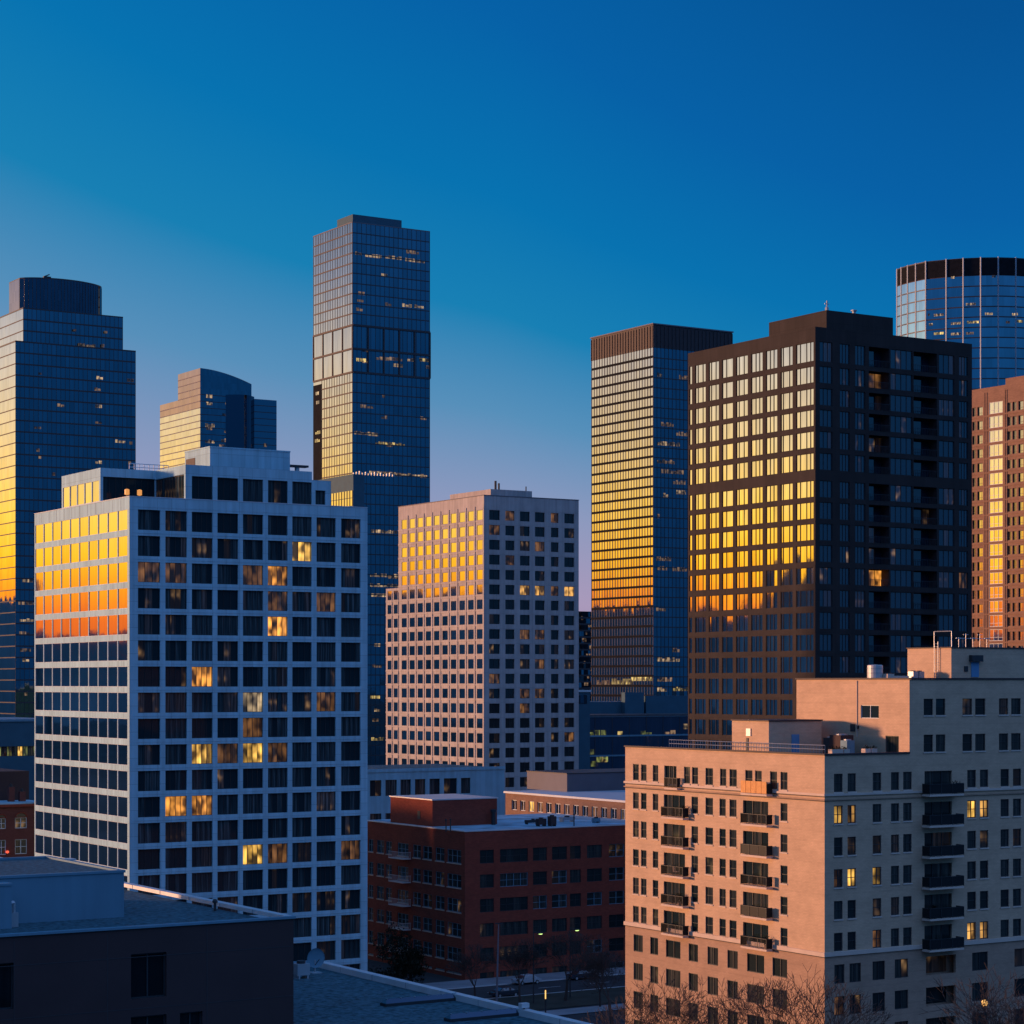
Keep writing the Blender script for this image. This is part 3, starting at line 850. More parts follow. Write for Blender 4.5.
# eight bays on the sunlit front, the eighth (at the corner) wider
edges = [688.2, 693.5, 707.2, 720.4, 734.4, 749.4, 764.2, 778.9, 794.3, 815.3]
bL = [b.ly(p) for p in edges]
cL = [(min(p, q) + 0.42, max(p, q) - (0.42 if i else 0.25)) for i, (p, q) in enumerate(zip(bL, bL[1:]))]
facade(wall, 'L', 0, Dp, 0, zt, [(zb(k), zr(k), cL) for k in range(NR)], T)
DB = 1.9
wall.box(T, Wd, DB, Dp, 0, zt - 0.6)
wall.box(T, Wd, T, DB, zr(0) + 0.3, zt - 0.6)
b.build('wall', wall, M['bronze'])
for k in range(NR):
    if zr(k) < 20: break
    for j, (a0, a1) in enumerate(balR):
        m = MB()
        m.box(a0 - 0.2, a1 + 0.2, T + 0.002, DB - 0.002, zb(k) - 0.3, zb(k) - 0.02)      # slab
        m.box(a0 - 0.2, a0 - 0.002, T + 0.002, DB - 0.002, zb(k) - 0.018, zr(k) + 0.2)   # cheeks
        m.box(a1 + 0.002, a1 + 0.2, T + 0.002, DB - 0.002, zb(k) - 0.018, zr(k) + 0.2)
        o = b.build('balcony', m, M['dark_panel'])
        m = MB()
        m.box(a0, a1, -0.12, -0.06, zb(k) + 0.95, zb(k) + 1.0)
        n = 14
        for q in range(n + 1):
            a = a0 + 0.03 + (a1 - a0 - 0.06) * q / n
            m.box(a - 0.02, a + 0.02, -0.11, -0.07, zb(k), zb(k) + 0.95)
        m.build('railing', M['dark_frame'], o)
        m = MB()
        lit = 'lit_warm' if (k, j) == (10, 0) else ('lit_dim' if (k, j) == (1, 0) else 'g_dark')
        for q in range(3):
            s = (a1 - a0) / 3
            pane_quad(m, 'R', a0 + s * q + 0.05, a0 + s * (q + 1) - 0.05, zb(k), zr(k) - 0.1, DB - 0.03)
        g = m.build('glass_door', M[lit], o)
        if lit != 'g_dark': g['label'] = 'lamp-lit balcony door'
for k in range(NR):
    for c, (a0, a1) in enumerate(cL):
        win(b, 'L', a0, a1, zb(k), zr(k), p=0.14, vm=[(), (0.3, 0.76), (0.34, 0.78), (0.62,), (0.36, 0.78), (0.3, 0.62), (0.34, 0.66), (0.3, 0.82), (0.2, 0.42, 0.78)][c], g='g_side2', fr='bronze', fw=0.10)
    for c, (a0, a1) in enumerate(wR):
        lit = 'lit_dim' if (c, k) in ((5, 10),) else None
        win(b, 'R', a0, a1, zb(k), zr(k), p=0.2, vm=(0.34, 0.67) if c != 3 else (0.25, 0.5, 0.75), g='g_dark', lit=lit, fw=0.09)
finish_windows(b)
xw = b.ly(770)
v0 = 2.5
u0 = b.lx(826.5, v0)
zp = b.z(310, u0, v0)
pm = MB(); pm.box(u0, b.lx(893, v0), v0, b.ly(769, u0), zt - 0.7, zp); b.build('plant_penthouse', pm, M['bronze'])
pm = MB(); pm.box(T + 0.05, Wd - 0.3, T + 0.05, Dp - 0.3, zt - 0.59, zt - 0.5); b.build('roof', pm, M['roof_dark'])
t = thing_at(b, 'antenna_mast', 'short antenna mast at the top corner of the dark apartment tower', 'antenna', u0 + 0.6, v0 + 0.6, zp)
m = MB(); m.lathe((0, 0, 0), [(0.28, 0), (0.28, 0.5), (0.12, 0.7), (0.12, 1.6), (0.001, 1.65)], 8); m.tube((-0.5, 0, 1.1), (0.5, 0, 1.1), 0.06); m.build('mast', M['steel'], t)
t = thing_at(b, 'roof_vent', 'small grey roof vent on the penthouse of the dark apartment tower', 'vent', b.lx(854, v0 + 1), v0 + 1.0, zp)
m = MB(); m.lathe((0, 0, 0), [(0.3, 0), (0.3, 0.5), (0.5, 0.55), (0.5, 0.7), (0.001, 0.8)], 10); m.build('duct', M['steel'], t)

# ================================================================== helper for sheer glass towers
def curtain(b, face, a0, a1, rows, bay, g, off=0.0, p=0.0, tilt=0.002, parent=None, name='glazing'):
    n = max(1, round((a1 - a0) / bay))
    m = MB()
    for (z0, z1) in rows:
        for k in range(n):
            pane_quad(m, face, a0 + (a1 - a0) * k / n, a0 + (a1 - a0) * (k + 1) / n, z0, z1, p, off, tilt=tilt)
    return b.build(name, m, M[g], parent=parent)
def bands(b, face, a0, a1, zs, h, mat, proud=0.12, off=0.0, name='spandrel'):
    m = MB()
    for z in zs:
        fbox(m, face, a0, a1, z - h / 2, z + h / 2, -proud, -0.002, off)
    return b.build(name, m, M[mat])
def fins(b, face, a0, a1, z0, z1, bay, mat, wd=0.12, proud=0.2, off=0.0, name='mullion'):
    m = MB()
    n = max(1, round((a1 - a0) / bay))
    for k in range(n + 1):
        a = a0 + (a1 - a0) * k / n
        fbox(m, face, a - wd / 2, a + wd / 2, z0, z1, -proud, -0.002, off)
    return b.build(name, m, M[mat])
def lit_cells(b, face, items, h, bay, off=0.0, mats=('lit_far', 'lit_far_dim', 'lit_far_dim')):
    """Lamp-lit panes of a tower, each run (column, row of the picture, panes) a part."""
    for (px, py, n, *mm) in items:
        a = b.lx(px, off) if face == 'R' else b.ly(px, off)
        z = b.z(py, *((a, off) if face == 'R' else (off, a)))
        m = MB()
        for k in range(n):
            if a + bay * (k + 1) > Wd and face == 'R': continue
            pane_quad(m, face, a + bay * k + 0.08 * bay, a + bay * (k + 1) - 0.08 * bay, z - h / 2, z + h / 2 * random.choice([1, 1, 0.4]), -0.05, off)
        if m.f:
            k_ = mm[0] if mm else random.choice(mats)
            k_ = {'lit_white': 'lit_far', 'lit_dim': 'lit_far_dim', 'lit_yellow': 'lit_far_yellow', 'lit_warm': 'lit_far_yellow'}.get(k_, k_)
            b.build('lit_window', m, M[k_], label='lamp-lit pane')

# ================================================================== gold slab tower
b = Bld('office_tower', 'slab office tower with a dark louvred crown, its thin finned left side all gold', 'office tower', 653.2, 912)
Wd, Dp = b.lx(732), b.ly(591.7)
zt = b.z(324.3)
core = MB(); core.box(0.02, Wd, 0.02, Dp, 0, zt - 0.5); b.build('wall', core, M['dark_panel'])
zc = b.z(347.5)
pit = 9.98 / F * 912
rows = []
z = zc
while z > 8:
    rows.append((z - pit, z)); z -= pit
goldrows = rows
curtain(b, 'L', 0, Dp, [(r0 + 0.55, r1) for r0, r1 in rows], 1.97, 'g_gold')
bands(b, 'L', 0, Dp, [r[0] + 0.4 for r in rows], 0.95, 'black_panel', 0.22)
fins(b, 'L', 0, Dp, 5, zc, 1.97, 'fin', 0.22, 0.16)
curtain(b, 'R', 0, Wd, rows, 2.0, 'g_tower')
bands(b, 'R', 0, Wd, [r[0] for r in rows], 0.45, 'fin_dark', 0.05)
fins(b, 'R', 0, Wd, 5, zc, 2.0, 'fin_dark', 0.16, 0.12)
m = MB()
m.box(-0.1, Wd + 0.1, -0.1, Dp + 0.1, zc + 0.002, zt)
b.build('crown', m, M['louvre'])
fins(b, 'L', 0, Dp, zc + 0.01, zt - 0.6, 1.97, 'louvre', 0.22, 0.4, name='louvre_blade')
fins(b, 'R', 0, Wd, zc + 0.01, zt - 0.6, 2.0, 'fin_dark', 0.22, 0.4, name='louvre_blade')
m = MB(); m.box(-0.5, Wd + 0.5, -0.5, Dp + 0.5, zt + 0.002, zt + 0.5); b.build('coping', m, M['fin'])
lit_cells(b, 'R', [(657, 374.5, 2), (679, 377, 4), (661, 424, 5), (676, 433.5, 5), (657, 443, 9), (657, 461, 7), (661, 471, 9), (673, 482, 5), (676, 492, 4),
    (656, 558.5, 6), (657, 568, 4), (672, 569, 6), (656, 609, 4), (672, 650, 3), (657, 659.5, 9), (657, 679.5, 6), (657, 689.5, 4), (673, 689, 7, 'lit_yellow'), (663, 495, 2), (657, 516, 1), (658, 340.5, 2)], 1.7, 1.3)
lit_cells(b, 'L', [(653, 678, 8, 'lit_yellow'), (633, 681.5, 8, 'lit_yellow'), (612, 683, 6, 'lit_dim')], 2.4, 1.97)

# ================================================================== tall dark tower
b = Bld('skyscraper', 'tallest dark blue glass skyscraper with two double-height bands halfway up its side', 'skyscraper', 352.4, 860)
Wd, Dp = b.lx(429.7), b.ly(313.5)
zt = b.z(222.5)
core = MB(); core.box(0.02, Wd, 0.02, Dp, 0, zt - 0.5)
b.build('wall', core, M['dark_panel'])
pit = 10.1 / F * 860
zA1, zA0 = b.z(325), b.z(372)
zmid = b.z(348.5)
up = []
zz = zt
while zz - pit > zA1 - 0.5 * pit:
    up.append((max(zz - pit, zA1), zz)); zz -= pit
up[-1] = (zA1, up[-1][1])
lo = []
zz = zA0
while zz > 8:
    lo.append((zz - pit, zz)); zz -= pit
big = [(zA0, zmid), (zmid, zA1)]
yS = b.ly(321.8)          # the dark strip painted as a shaded recess at the far edge begins here
zS = b.z(386, 0, Dp)
curtain(b, 'L', 0, Dp, up + big, 2.1, 'g_gold')
curtain(b, 'L', 0, yS, lo, 2.1, 'g_gold')
m = MB(); m.box(-0.15, -0.003, yS, Dp, 5, zS); b.build('painted_recess', m, M['black_panel'])  # flat dark panel, coloured for the shade inside a recess; no notch is cut
curtain(b, 'L', yS, Dp, [(max(r[0], zS), r[1]) for r in lo if r[1] > zS], 2.1, 'g_gold')
bands(b, 'L', 0, Dp, [r[0] for r in up], 0.5, 'louvre', 0.08)
bands(b, 'L', 0, yS, [r[0] for r in lo], 0.5, 'louvre', 0.08)
bands(b, 'L', 0, Dp, [zA0, zmid, zA1], 0.7, 'louvre', 0.3)
fins(b, 'L', 0, Dp, zA1, zt, 2.1, 'fin_dark', 0.14, 0.1)
fins(b, 'L', 0, yS, 5, zA0, 2.1, 'fin_dark', 0.14, 0.1)
fins(b, 'L', 0, Dp, zA0, zA1, Dp / 4, 'louvre', 0.5, 0.25)
curtain(b, 'R', 0, Wd, up + big + lo, 2.1, 'g_tower')
bands(b, 'R', 0, Wd, [r[0] for r in up + lo], 0.4, 'fin_dark', 0.08)
bands(b, 'R', 0, Wd, [zA0, zmid, zA1], 0.8, 'fin_dark', 0.5)
fins(b, 'R', 0, Wd, 5, zt, 2.1, 'fin_dark', 0.13, 0.1)
fins(b, 'R', 0, Wd, zA0, zA1, Wd / 5, 'fin_dark', 0.6, 0.4)
m = MB(); m.box(0.3, b.lx(402), 0.3, b.ly(336.5), zt - 0.6, b.z(213.9)); b.build('plant_penthouse', m, M['slate_panel'])
m = MB(); m.box(-0.1, Wd + 0.1, -0.1, 0.3, zt + 0.002, zt + 0.4); m.box(-0.1, 0.3, 0.302, Dp + 0.1, zt + 0.002, zt + 0.4); b.build('coping', m, M['fin'])
lit_cells(b, 'R', [(355, 253, 2), (365, 255, 5, 'lit_white'), (385, 256.5, 5, 'lit_white'), (406, 251.5, 4), (405, 259.5, 6, 'lit_white'), (381, 275, 2), (358, 293, 2), (357, 300, 2),
    (385, 304, 2), (402, 305, 3), (414, 306, 3), (356, 309, 2), (356, 359.5, 3, 'lit_warm'), (362, 361, 2), (376, 358, 4), (389, 358.5, 4), (393, 365, 3, 'lit_white'), (407, 359.5, 2, 'lit_white'),
    (419, 359.5, 4, 'lit_warm'), (426, 367, 2), (362, 350, 2), (382, 396, 1), (360, 406, 4), (381, 417, 2), (420, 418, 4), (354, 432.5, 5, 'lit_white'), (368, 434, 3, 'lit_white'), (375, 443, 9, 'lit_yellow'),
    (386, 445, 2), (369, 472.5, 9, 'lit_white'), (388, 474, 5), (401, 474.5, 9, 'lit_white'), (420, 476, 5), (371, 531, 7, 'lit_white'), (391, 532, 4), (370, 575, 10), (388, 577, 5), (370, 585, 12, 'lit_white'),
    (371, 595, 8, 'lit_white'), (372, 666, 3), (370, 697, 3, 'lit_yellow'), (371, 739, 4, 'lit_yellow'), (374, 710, 2), (372, 720, 2), (374, 645, 2)], 1.3, 1.5)
lit_cells(b, 'L', [(319, 393, 2), (319.5, 402, 2), (320.5, 432, 3, 'lit_yellow'), (320, 440, 3, 'lit_yellow')], 1.3, 1.5, off=-0.16)
finish_windows(b)
# lower wing in front of its foot
b2 = Bld('office_wing', 'low dark office wing before the tallest skyscraper, its upper window gold', 'office building', 353.2, 826)
Wd, Dp = b2.lx(364.5), b2.ly(317)
zt = b2.z(474)
m = MB(); m.box(0, Wd, 0, Dp, 0, zt); b2.build('wall', m, M['slate_panel'])
curtain(b2, 'L', 0.4, b2.ly(331), [(b2.z(505.5), b2.z(498)), (b2.z(497.4), b2.z(490.3))], 2.3, 'g_gold', p=-0.06)
fins(b2, 'L', 0.4, b2.ly(331), b2.z(505.5), b2.z(490.3), 2.3, 'louvre', 0.25, 0.2)
m = MB()
for k in range(14):
    m.box(0.4 + k * 1.3, 1.1 + k * 1.3, 0.5, 1.2, zt + 0.002, zt + 0.6 + 0.9 * (k * 7 % 5) / 5)
b2.build('roof_plant', m, M['steel'])

# ================================================================== far left tower
b = Bld('glass_tower', 'broad dark glass tower stepping up to a round-fronted crown, at the picture edge', 'office tower', 15.5, 750)
Wd = b.lx(135.5)
Dp = 42.0
zt = b.z(341)
m = MB(); m.box(0.02, Wd, 0.02, Dp, 0, zt - 0.3); b.build('wall', m, M['dark_panel'])
pit = 11.3 / F * 750
def stack(z1, z0):
    r = []
    while z1 - pit > z0:
        r.append((z1 - pit, z1)); z1 -= pit
    return r
rows = stack(zt, 6)
curtain(b, 'L', 0, Dp, rows, 2.2, 'g_gold'); curtain(b, 'R', 0, Wd, rows, 1.6, 'g_tower')
bands(b, 'L', 0, Dp, [r[0] for r in rows], 0.35, 'louvre', 0.06); bands(b, 'R', 0, Wd, [r[0] for r in rows], 0.5, 'fin_dark', 0.06)
fins(b, 'R', 0, Wd, 6, zt, 1.6, 'fin_dark', 0.12, 0.07)
m = MB(); m.box(-0.1, Wd + 0.1, -0.1, Dp + 0.1, zt - 0.29, zt + 0.2); b.build('coping', m, M['fin_dark'])
u0 = b.lx(23.2); v0 = 0.6
u0 = b.lx(23.2, v0); u1 = b.lx(122.7, v0); zt2 = b.z(308, u0, v0)
m = MB(); m.box(u0 + 0.02, u1, v0 + 0.02, Dp - 3, zt + 0.21, zt2 - 0.2); b.build('upper_stage', m, M['dark_panel'])
rows2 = stack(zt2, zt + 0.3 - pit * 0.9)
rows2[-1] = (zt + 0.25, rows2[-1][1])
curtain(b, 'L', v0, Dp - 3, rows2, 2.2, 'g_gold', off=u0); curtain(b, 'R', u0, u1, rows2, 1.6, 'g_tower', off=v0)
bands(b, 'L', v0, Dp - 3, [r[0] for r in rows2[:-1]], 0.35, 'louvre', 0.06, off=u0); bands(b, 'R', u0, u1, [r[0] for r in rows2[:-1]], 0.5, 'fin_dark', 0.06, off=v0)
fins(b, 'R', u0, u1, zt + 0.25, zt2, 1.6, 'fin_dark', 0.12, 0.07, off=v0)
m = MB(); m.box(u0 - 0.1, u1 + 0.1, v0 - 0.1, Dp - 2.9, zt2 - 0.19, zt2 + 0.2); b.build('coping', m, M['fin_dark'])
# round-fronted crown
ca, cb_ = b.lx(19.6, 8.0), b.lx(101.5, 9.5)
z3 = b.z(278.6, ca, 8)
pts = []
nn = 26
for k in range(nn + 1):
    t = k / nn
    u = ca + (cb_ - ca) * t
    v = 8.0 - 6.6 * (1 - (2 * t - 1) ** 2) ** 0.75 + 1.5 * t
    pts.append((u, v))
vb = b.ly(9.2, ca)
back = [(cb_, vb), (ca, vb)]
m = MB(); m.prism([(p[0] + 0.0, p[1] + 0.05) for p in pts] + back, zt2 + 0.2, z3 - 0.1); b.build('crown', m, M['dark_panel'])
m = MB()
r3 = [(zt2 + 0.25 + (z3 - zt2 - 0.3) * k / 3, zt2 + 0.25 + (z3 - zt2 - 0.3) * (k + 1) / 3) for k in range(3)]
for (q0, q1) in r3:
    for p, q in zip(pts, pts[1:]):
        m.quad([(p[0], p[1], q0), (q[0], q[1], q0), (q[0], q[1], q1), (p[0], p[1], q1)], [(0, 0), (1.6, 0), (1.6, 4), (0, 4)], random.random())
b.build('crown_glazing', m, M['g_deep'])
pane = MB()
for k in range(7):
    for (q0, q1) in r3:
        pane_quad(pane, 'L', 8.0 + (vb - 8.0) * k / 7, 8.0 + (vb - 8.0) * (k + 1) / 7, q0, q1, -0.05, ca)
b.build('crown_glazing', pane, M['g_rose'])
m = MB()
for p in pts:
    m.box(p[0] - 0.08, p[0] + 0.08, p[1] - 0.1, p[1] + 0.05, zt2 + 0.25, z3 - 0.2)
b.build('mullion', m, M['fin_dark'])
m = MB(); m.prism([(p[0], p[1] - 0.12) for p in pts] + back, z3 - 0.095, z3 + 0.3); b.build('crown_coping', m, M['fin_dark'])
t = thing_at(b, 'roof_vent', 'small dark roof unit on top of the far left round crown', 'vent', b.lx(47, 3.5), 3.5, z3 + 0.3)
m = MB(); m.box(-1.3, 1.3, -0.5, 0.5, 0, 0.5); m.tube((-0.8, 0, 0.5), (0.9, 0, 1.3), 0.22); m.build('duct', M['dark_frame'], t)
lit_cells(b, 'R', [(73, 329.5, 1), (104, 331.5, 1), (78, 344.5, 5), (101, 345.5, 1), (96, 377.5, 2), (127, 380, 2), (94, 389, 2), (95, 406, 2), (95, 422, 2), (34, 427, 2), (115, 441, 3), (129, 443, 2), (38, 457, 1), (95, 462, 2), (52, 474, 1),
    (38, 373, 1), (57, 405, 2), (128, 463, 1), (36, 450, 1), (22, 580.5, 3), (18, 603, 5), (19, 620, 4), (19, 633, 3), (20, 650, 3), (22, 660, 2), (24, 694, 1)], 1.1, 1.3, mats=('lit_far_dim', 'lit_far_dim', 'lit_far'))

# ================================================================== small glass block with curved roof
b = Bld('glass_block', 'smaller glass office block with a curved sloping roofline, gold on its left side', 'office tower', 200.2, 1250)
D1, D2 = b.ly(178), b.ly(160)
zt = b.z(368); zl = b.z(394.5)
Wm = b.lx(251.5)
prof = []
for k in range(13):
    t = k / 12
    prof.append((Wm * t, zt - (b.z(368) - b.z(382.0)) * (t ** 1.8) * 0.86))
m = MB()
# curved-top body as an extruded outline of the shaded front
i = len(m.v)
outl = [(0.03, 0), (Wm, 0)] + [(max(0.03, u), z - 0.02) for u, z in prof[::-1]]
n = len(outl)
for v in (0.03, D1):
    m.v += [(u, v, z) for u, z in outl]
m.f += [tuple(i + k for k in range(n)), tuple(i + n + k for k in range(n))[::-1]] + [(i + k, i + n + k, i + n + (k + 1) % n, i + (k + 1) % n) for k in range(n)]
for f in m.f: m.uv += [(0, 0)] * len(f); m.rnd.append(0.5); m.mi.append(0)
m.box(0.03, Wm, D1 + 0.02, D2, 0, zl)
b.build('wall', m, M['dark_panel'])
pit = 6.6 / F * 1250
rows = stack_rows = []
zz = zt
while zz > 60:
    rows.append((zz - pit, zz)); zz -= pit
zq = b.z(411)
curtain(b, 'L', 0, D1, [r for r in rows if r[0] >= zq], 3.2, 'g_rose'); curtain(b, 'L', 0, D1, [r for r in rows if r[0] < zq], 3.2, 'g_gold')
curtain(b, 'L', D1, D2, [(min(r[0], zl - 0.1), min(r[1], zl)) for r in rows if zq <= r[0] < zl - 0.5], 3.2, 'g_rose'); curtain(b, 'L', D1, D2, [r for r in rows if r[0] < zq], 3.2, 'g_gold')
bands(b, 'L', 0, D1, [r[0] for r in rows], 0.5, 'fin', 0.08); bands(b, 'L', D1, D2, [r[0] for r in rows if r[0] < zl - 1], 0.5, 'fin', 0.08)
gm = MB()
NB = 24
for k in range(NB):
    u0, u1 = Wm * k / NB, Wm * (k + 1) / NB
    tt = (k + 1) / NB
    ztop = zt - (b.z(368) - b.z(382.0)) * (tt ** 1.8) * 0.86
    for r0, r1 in rows:
        if r0 < ztop: pane_quad(gm, 'R', u0, u1, r0, min(r1, ztop), 0.0)
b.build('glazing', gm, M['g_tower'])
bands(b, 'R', 0, Wm * 0.99, [r[0] for r in rows[3:]], 0.4, 'fin_dark', 0.05)
# rounded bay and lower right wing
m = MB()
uc = b.lx(243, -4)
m.prism([(uc - 9 + 18 * k / 10, -5.5 * math.sin(math.pi * k / 10) - 0.01) for k in range(11)], 0, b.z(395, uc, -4))
b.build('bay', m, M['g_deep'])
m = MB(); m.box(Wm + 0.02, b.lx(277), 0.5, D1, 0, b.z(398.5, Wm, 0)); b.build('side_wing', m, M['g_tower'])
u2 = b.lx(277)
bands(b, 'R', Wm + 0.05, u2, [r[0] for r in rows if r[0] < b.z(402, Wm, 0)], 0.4, 'fin_dark', 0.05, off=0.5)
lit_cells(b, 'R', [(206, 396, 2), (206, 403, 2), (205, 425, 3), (206, 428, 2), (205, 441, 3), (222, 414, 3), (224, 431, 5), (221, 440, 3), (219, 446, 2), (225, 403, 3), (264, 445, 2), (226, 421, 4)], 2.0, 2.0)

# ================================================================== drum tower upper right
b = Bld('faceted_tower', 'blue faceted glass tower with pale vertical piers and a dark top band', 'office tower', 925.5, 1150)
cent = [(896.8, 866), (901.0, 862.5), (907.4, 858.5), (915.5, 854.5), (925.5, 850), (946, 846), (963, 843.5), (980.5, 842), (998, 841.5), (1015.5, 842.5), (1034, 845.5), (1054, 850)]
KF = 1150 / 850
cent = [(q_[0], q_[1] * KF) for q_ in cent]
zt = HC + (HZ - 262.0) / F * 1150
zc = HC + (HZ - 279.5) / F * 1150
pts = []
for px, d in cent:
    p = Vector(((px - 512) / F * d, d, 0)) - b.o
    pts.append((p.dot(UR), p.dot(UL)))
pb = []
for px, d in ((1054, 1204), (898.5, 1218)):
    p = Vector(((px - 512) / F * d, d, 0)) - b.o
    pb.append((p.dot(UR), p.dot(UL)))
m = MB(); m.prism([(p[0] + 0.25, p[1] + 0.25) for p in pts] + pb, 0, zt - 0.4); b.build('wall', m, M['dark_panel'])
pit = 10.2 / F * 1150
gm, cmb, bm, pm = MB(), MB(), MB(), MB()
for i, (p, q) in enumerate(zip(pts, pts[1:])):
    P, Q = Vector((p[0], p[1], 0)), Vector((q[0], q[1], 0))
    nb = 3
    for k in range(nb):
        A, B_ = P.lerp(Q, k / nb), P.lerp(Q, (k + 1) / nb)
        z = zc
        while z > 60:
            tl = random.gauss(0, 0.006)
            gm.quad([(A.x, A.y, z - pit), (B_.x, B_.y, z - pit), (B_.x, B_.y, z), (A.x + tl, A.y + tl, z)], [(0, 0), (2.2, 0), (2.2, 4), (0, 4)], random.random())
            z -= pit
    cmb.quad([(p[0], p[1], zc + 0.6), (q[0], q[1], zc + 0.6), (q[0], q[1], zt), (p[0], p[1], zt)])
    n = Vector((q[1] - p[1], -(q[0] - p[0]), 0)).normalized() * 0.12
    z = zc - pit
    while z > 60:
        bm.quad([(p[0] + n.x, p[1] + n.y, z - 0.3), (q[0] + n.x, q[1] + n.y, z - 0.3), (q[0] + n.x, q[1] + n.y, z + 0.3), (p[0] + n.x, p[1] + n.y, z + 0.3)])
        z -= pit
for p in pts:
    pm.box(p[0] - 0.22, p[0] + 0.22, p[1] - 0.5, p[1] + 0.2, 0, zt + 0.5)
b.build('glazing', gm, M['g_sky']); b.build('crown', cmb, M['black_panel']); b.build('spandrel', bm, M['fin_dark']); b.build('pier', pm, M['pier'])
m = MB(); m.prism(pts + pb, zt - 0.39, zt + 0.3); b.build('coping', m, M['fin_dark'])
lm = []
for i, (px, py, w, k) in enumerate([(951, 278, 5, 'lit_white'), (992, 276.5, 4, 'lit_dim'), (966, 304.5, 10, 'lit_white'), (934, 316, 10, 'lit_white'), (985, 314, 8, 'lit_white'), (929, 325, 5, 'lit_white'), (951, 324, 11, 'lit_white'), (967, 322.5, 12, 'lit_yellow'),
        (1012, 314, 6, 'lit_white'), (1017, 321, 7, 'lit_yellow'), (1006, 322, 4, 'lit_dim'), (934, 334.5, 11, 'lit_yellow'), (951, 334.5, 10, 'lit_white'), (966, 333.5, 9, 'lit_dim'), (928, 315, 3, 'lit_dim')]):
    mm = MB()
    for j in range(max(1, w // 2)):
        pxx = px + 2 * j
        for (c0, c1) in zip(cent, cent[1:]):
            if c0[0] <= pxx < c1[0]:
                t0, t1 = (pxx - c0[0]) / (c1[0] - c0[0]), min(0.98, (pxx + 1.7 - c0[0]) / (c1[0] - c0[0]))
                i0 = cent.index(c0)
                P, Q = Vector((*pts[i0], 0)), Vector((*pts[i0 + 1], 0))
                n = Vector((Q.y - P.y, -(Q.x - P.x), 0)).normalized() * 0.15
                A, B_ = P.lerp(Q, t0) + n, P.lerp(Q, t1) + n
                d = c0[1]
                z0, z1 = HC + (HZ - py - 1.2) / F * d, HC + (HZ - py + 1.2) / F * d
                mm.quad([(A.x, A.y, z0), (B_.x, B_.y, z0), (B_.x, B_.y, z1), (A.x, A.y, z1)], [(0, 0), (1, 0), (1, 1.5), (0, 1.5)], random.random())
    if mm.f: b.build('lit_window', mm, M[{'lit_white': 'lit_far', 'lit_dim': 'lit_far_dim', 'lit_yellow': 'lit_far_yellow'}[k]], label='lamp-lit pane')

# ================================================================== brown block at the right edge
b = Bld('brown_apartment_block', 'orange brown apartment block with a column of gold bay windows at the right edge', 'apartment building', 1046, 432)
Dp = b.ly(966)
zt = b.z(372)
zlow = b.z(388, 0, b.ly(985))
yst = b.ly(1005.5)
wall = MB()
wcols = [(972.3, 975.6), (977.4, 982.4), (989.2, 1002.6), (1007.6, 1011.2), (1012.6, 1016.2), (1018.4, 1023.2), (1026, 1034)]
cl = [tuple(sorted((b.ly(p0), b.ly(p1)))) for p0, p1 in wcols]
pit = 14.6 / F * 432
za = b.z(404.5, 0, b.ly(996))
h = 8.8 / F * 432 * 1.03
rws = []
k = 0
while za - pit * k - h > 1: rws.append(za - pit * k); k += 1
facade(wall, 'L', 0, yst, 0, zt, [(z - h, z, [c for c in cl if c[1] < yst]) for z in rws], 0.4)
facade(wall, 'L', yst, Dp, 0, zlow, [r for z in rws for r in ((z - h, z, [c for c in cl if c[0] > yst]), (z, z + 0.55, [cl[2]]))], 0.4)
wall.box(0.4, 25, 0, yst, 0, zt - 0.5); wall.box(0.4, 25, yst, Dp, 0, zlow - 0.4); wall.box(0, 0.4, Dp, Dp + 0.3, 0, zlow)
b.build('wall', wall, M['brown_brick'])
for z in rws:
    for c, (a0, a1) in enumerate(cl):
        win(b, 'L', a0, a1, z - h, z + (0.55 if c == 2 else 0), p=0.12 if c == 2 else 0.32, vm=(0.34, 0.67) if c == 2 else (0.5,), hm=(0.3,), g='g_side2', fr='white_frame' if c == 2 else 'dark_frame', fw=0.09)
m = MB()
for z in rws:
    m.box(-0.1, -0.002, 0, Dp if z < zlow - 1 else yst, z - h - 0.5, z - h - 0.2)
b.build('string_course', m, M['brown_brick'])
m = MB()
for p in (984.5, 986.8, 1005, 1006.8):
    a = b.ly(p); m.box(-0.12, -0.002, a - 0.14, a + 0.14, 0, zlow - 1)
b.build('pilaster', m, M['brown_brick'])
finish_windows(b)

# ================================================================== tan brick apartment house
b = Bld('apartment_house', 'tan brick apartment house with dark balconies and a taller rear block, glowing in low sun', 'apartment building', 824.6, 212)
Wd, Dp = b.lx(1075), b.ly(625.3)
zt = b.z(755.5)
ZS2 = 35.05 - 3.08 * 5 + 0.15      # lower string course
pit = 3.08
ztop = lambda k: 37.22 - pit * k
hw = 1.77
T = 0.3
u1 = b.lx(909.5)                   # where the taller rear block begins
yU = b.ly(796.5, u1)
zU = b.z(679.5, u1, 0)
wall, low = MB(), MB()
zx = lambda lst, o, s: [(b.ly(o + p0 * s), b.ly(o + p1 * s)) for p0, p1 in lst]
A, Bc = (215, 300), (532, 633)
full = [(92, 115), (124, 146), (171, 193), (382, 412), (438, 463), (478, 506), (682, 710)]
top = zx([(92, 115), (124, 146), (171, 193), (217, 266), (296, 320), (328, 352), (382, 412), (440, 465), (478, 507), (541, 570), (580, 607), (640, 668), (682, 710)], 610, 0.25)
mid = zx(full + [(326, 352), A, Bc], 610, 0.25)
base = zx([(108, 150), (184, 220), (256, 322), (360, 402), (446, 494), (537, 584), (627, 705), (743, 810)], 610, 0.21875)
rowsL = []
srt = lambda cs: [tuple(sorted(c)) for c in cs]
